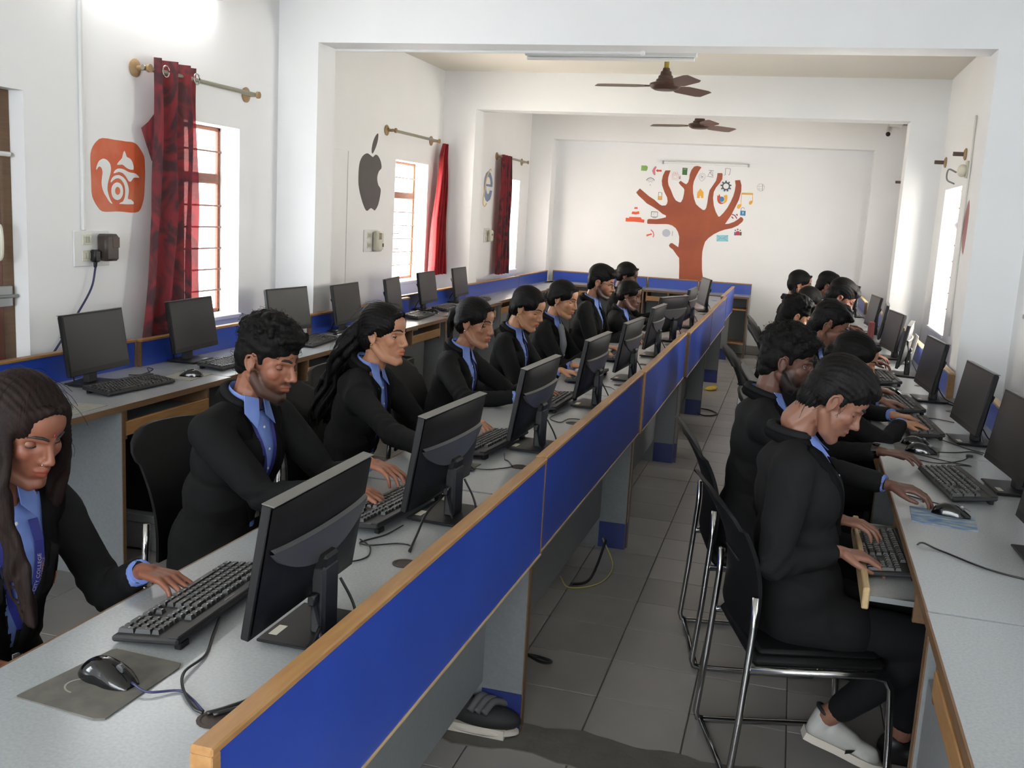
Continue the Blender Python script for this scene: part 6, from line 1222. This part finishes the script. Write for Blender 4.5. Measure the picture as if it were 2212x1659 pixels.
pC8 = person('dark skinned woman with tied hair leaning forward beside the man in glasses', (-1.38, 7.85), -4, (-1.23, 7.82, 1.005), hyaw=-4, hpitch=14, wl=(-1.03, 8.05, .80), wr=(-1.03, 7.80, .80), sex='f', skin='skin_h', hair='bun', vox=.0048, eyes=.2, extras=('pearl',), lan=False, hs=.93, eh=(-.8, .8, -.3))
pC9 = person('person with smooth black hair hidden behind the man in glasses', (-1.46, 8.65), 0, (-1.39, 8.62, 1.11), hyaw=0, hpitch=15, wl=(-1.08, 8.78, .80), wr=(-1.08, 8.55, .80), sex='f', skin='skin_h', hair='bun', vox=.0048, eyes=.2, lan=False, hs=.93)
pR1 = person('man at the lower right bending over the tray keyboard, white sneaker tucked back', (.11, 2.93), 0, (.152, 2.95, 1.12), hyaw=4, hpitch=34, nx=-.098, wl=(.205, 3.11, .725), dl=(1, -.15, -.1), wr=(.205, 2.86, .70), dr=(1, .1, -.15), sex='m', skin='skin_g', hair='short', vox=.0034, eyes=.15, lan=False, extras=('watchl',), bulk=1.12,
             knee=[(.38, .10, .47), (.39, -.06, .47)], ank=[(.35, .12, .09), (.125, .0, .165)], cuffr=False, cuffl=False, hs=.93, nz0=.132, cz=-.024, cpl=(-.035, -.03, 17))
pR2 = person('bearded man with wavy quiff typing with both arms stretched to the right desk', (-.06, 3.70), 0, (.012, 3.75, 1.115), hyaw=-2, hpitch=10, wl=(.375, 3.84, .80), dl=(1, -.12, -.05), wr=(.365, 3.30, .805), dr=(1, -.12, -.1), sex='m', skin='skin_h', hair='wavy', hm='hair_curly', vox=.0034, beard=.9, eyes=.55, lan=False, extras=('watchl', 'ringr'), bulk=1.05, curl=(8, 22, 16), curr=(16, 36, 24), hs=.98, cz=-.01, cpl=(-.02, -.02, 12))
pR3 = person('woman with hair clips and tied hair leaning low over the right desk', (.10, 4.50), 0, (.295, 4.52, 1.05), hyaw=0, hpitch=20, wl=(.50, 4.66, .80), dl=(1, .1, -.1), wr=(.515, 4.50, .80), dr=(1, .1, -.1), sex='f', skin='skin_c', hair='bun', vox=.004, eyes=.3, lan=False, extras=('pearl', 'clips'), hs=.95, eh=(-.8, .9, -.1))
pR4 = person('man with short back and sides looking down at the right desks', (.06, 5.33), 0, (.205, 5.35, 1.112), hyaw=0, hpitch=24, wl=(.46, 5.42, .80), wr=(.47, 5.05, .80), sex='m', skin='skin_g', hair='crew', vox=.0042, beard=.35, eyes=.3, lan=False, hs=1.0)
pR5 = person('person with curly black hair turned away, behind the bearded man on the right', (-.08, 6.08), 0, (.035, 6.1, 1.08), hyaw=18, hpitch=20, wl=(.40, 6.2, .80), wr=(.40, 5.95, .80), sex='m', skin='skin_e', hair='curly', hm='hair_curly', vox=.0048, lan=False)
pR6 = person('man bending far forward with a full head of hair, brown hand on a dark mouse', (.12, 6.8), 0, (.315, 6.82, 1.165), hyaw=0, hpitch=30, nx=-.16, wl=(.54, 6.92, .80), wr=(.52, 6.62, .80), sex='m', skin='skin_f', hair='cap', vox=.0048, beard=.3, lan=False, eh=(-.8, .8, -.2))
pR7 = person('far woman with smooth tied black hair behind the curly head', (.0, 7.48), 0, (.135, 7.5, 1.075), hyaw=6, hpitch=24, wl=(.42, 7.6, .80), wr=(.42, 7.35, .80), sex='f', skin='skin_f', hair='bun', vox=.0048, lan=False)
pR8 = person('far woman in profile with loose black hair and an earring', (-.04, 8.28), 0, (.065, 8.3, 1.16), hyaw=2, hpitch=10, wl=(.42, 8.4, .80), wr=(.42, 8.15, .80), sex='f', skin='skin_d', hair='loose', vox=.0048, extras=('pearl', 'glasses'), lan=False)
pR9 = person('farthest man on the right, only hair and ear showing', (.18, 8.88), 0, (.295, 8.9, 1.125), hyaw=0, hpitch=18, wl=(.5, 9.0, .80), wr=(.5, 8.75, .80), sex='m', skin='skin_f', hair='short', vox=.0048, lan=False)
# the printed lanyard of the nearest woman
def near_lanyard(P):
    surf, rt, fw = P['surf'], P['root'], P['fw']
    path = [surf(a, t_, -.001) for a, t_ in ((.040, .05), (.042, .09), (.040, .13), (.036, .17), (.030, .21), (.022, .25), (.016, .29))]
    def band(pts, w_, name, m):
        v = []; 
        for i, p in enumerate(pts):
            d = (pts[min(i+1, len(pts)-1)]-pts[max(i-1, 0)]).normalized(); sd = d.cross(fw).normalized(); v += [p-sd*w_, p+sd*w_, p+sd*w_+fw*.002, p-sd*w_+fw*.002]
        mb = MB(); mb.add(v, [(i*4+j, (i+1)*4+j, (i+1)*4+(j+1) % 4, i*4+(j+1) % 4) for i in range(len(pts)-1) for j in range(4)]+[(0, 1, 2, 3)]); mb.build(name, m, rt)
    band(path, .0105, 'lanyard', 'lanyard'); band([surf(a, t_, -.001) for a, t_ in ((-.045, .07), (-.04, .12), (-.03, .17), (-.012, .22), (.012, .27))], .008, 'lanyard', 'lanyard'); band([surf(a, t_, 0) for a, t_ in ((.016, .28), (.014, .30), (.012, .33))], .011, 'lanyard_strap', 'cable')
    L = [0]; 
    for a, b in zip(path[:-1], path[1:]): L.append(L[-1]+(b-a).length)
    tot = L[-1]
    def at(u, w_):
        u = min(max(u, 0), tot-1e-5); k = max(i for i in range(len(L)-1) if L[i] <= u); a, b = path[k], path[k+1]; q = a+(b-a)*((u-L[k])/(L[k+1]-L[k])); d = (b-a).normalized(); return q+d.cross(fw).normalized()*w_+fw*.0026
    def text(body, size, off, name, m):
        cu = bpy.data.curves.new('t', 'FONT'); cu.body = body; cu.size = size; cu.resolution_u = 2; ob = bpy.data.objects.new('t', cu); C.objects.link(ob)
        me = bpy.data.meshes.new_from_object(ob.evaluated_get(bpy.context.evaluated_depsgraph_get())); bpy.data.objects.remove(ob)
        mx = max(v.co.x for v in me.vertices); k = min(1, (tot-.05)/mx)
        mb = MB(); mb.add([at(tot-.045-v.co.x*k, off+v.co.y*k) for v in me.vertices], [tuple(p.vertices) for p in me.polygons]); mb.build(name, m, rt)
    text('SILICON CITY COLLEGE', .0125, -.0020, 'lanyard_print', 'lanyard_text'); text('OF MANAGEMENT AND COMMERCE', .0075, -.0092, 'lanyard_print', 'crest_gold')
    q = surf(.012, .335, .004)
    for dz in (0, -.022): MB().bbox(q.x-.003, q.x+.003, q.y-.012, q.y+.012, q.z+dz-.009, q.z+dz+.003, .001).build('buckle', 'silver', rt)
near_lanyard(pC1)
# sneaker of the man at the lower right
def sneaker(rt, heel, toe, ankle):
    h, t_ = Vector(heel), Vector(toe); d = (t_-h).normalized(); L = (t_-h).length; sd = Vector((0, 0, 1)).cross(d).normalized(); u = d.cross(sd).normalized(); m = Matrix((d, sd, u)).transposed().to_4x4(); m.translation = h
    mb = MB(lambda p: tuple(m@Vector(p))); prof = [(0, .026), (.03, .031), (.1, .030), (.17, .038), (.22, .036), (.255, .02)]; k = L/.255
    ring = [(x*k, w_) for x, w_ in prof]; v = [(x, -w_, 0) for x, w_ in ring]+[(x, w_, 0) for x, w_ in ring[::-1]]; sm_ = [tuple(p) for p in v]
    mb.poly(sm_, (0, 0, 0)); mb.v = []; mb.f = []; mb.mi = []
    n = len(sm_); mb.add(sm_+[(x, y*1.03, .024) for x, y, z in sm_], [tuple(range(n-1, -1, -1)), tuple(range(n, 2*n))]+[(i, (i+1) % n, n+(i+1) % n, n+i) for i in range(n)]); mb.build('shoe_sole', 'rubber_white', rt, smooth=True)
    q = MB(); T = TM(q, m); T.cap((.035*k, 0, .045), (.21*k, 0, .035), .034, .027).ell((.19*k, 0, .03), (.055, .034, .024)).cap((.03*k, 0, .04), (.035, 0, .085), .032, .036).cap((.07*k, 0, .06), (.14*k, 0, .045), .036, .032); me = remesh(q, .005, 3); me.materials.append(M('shoe_white')); link('shoe', me, rt)
    q = MB(lambda p: tuple(m@Vector(p))); q.tube([(.035+.034*math.cos(a), .033*math.sin(a), .10-.01*math.cos(a)) for a in np.linspace(0, 6.283, 17)], .006, 8, False); q.build('shoe_collar', 'bag_black', rt, smooth='all')
    for i in range(4): q = MB(lambda p: tuple(m@Vector(p))); q.tube(spl([((.09+.022*i)*k, -.026, .062-.004*i), ((.095+.022*i)*k, 0, .088-.007*i), ((.09+.022*i)*k, .026, .062-.004*i)], 4), .0022, 6); q.build('lace', 'rubber_white', rt, smooth='all')
    q = MB(lambda p: tuple(m@Vector(p))); q.poly([(.125*k, -.0365, .03), (.15*k, -.0365, .042), (.145*k, -.0365, .03), (.128*k, -.0365, .018)], (0, -.002, 0)); q.build('shoe_mark', 'cable', rt)
sneaker(pR1['root'], (.055, .0, .088), (.285, .03, .004), None)
# two further empty chair backs beyond
for (x, y, l) in ((-.02, 7.95, 'empty black chair back showing left of the curly head'), (-1.72, 4.0, 'empty black chair behind the wavy haired woman\'s shoulder'), (-1.95, 6.6, 'black chair pushed below the left desks')):
    CHL.append('x'); place_chair(None, (x, y), 0 if x > -1.9 else 180, ''); C.objects[-1]; 
    last = [o for o in C.objects if o.name.startswith('office_chair')][-1]; last['label'] = l
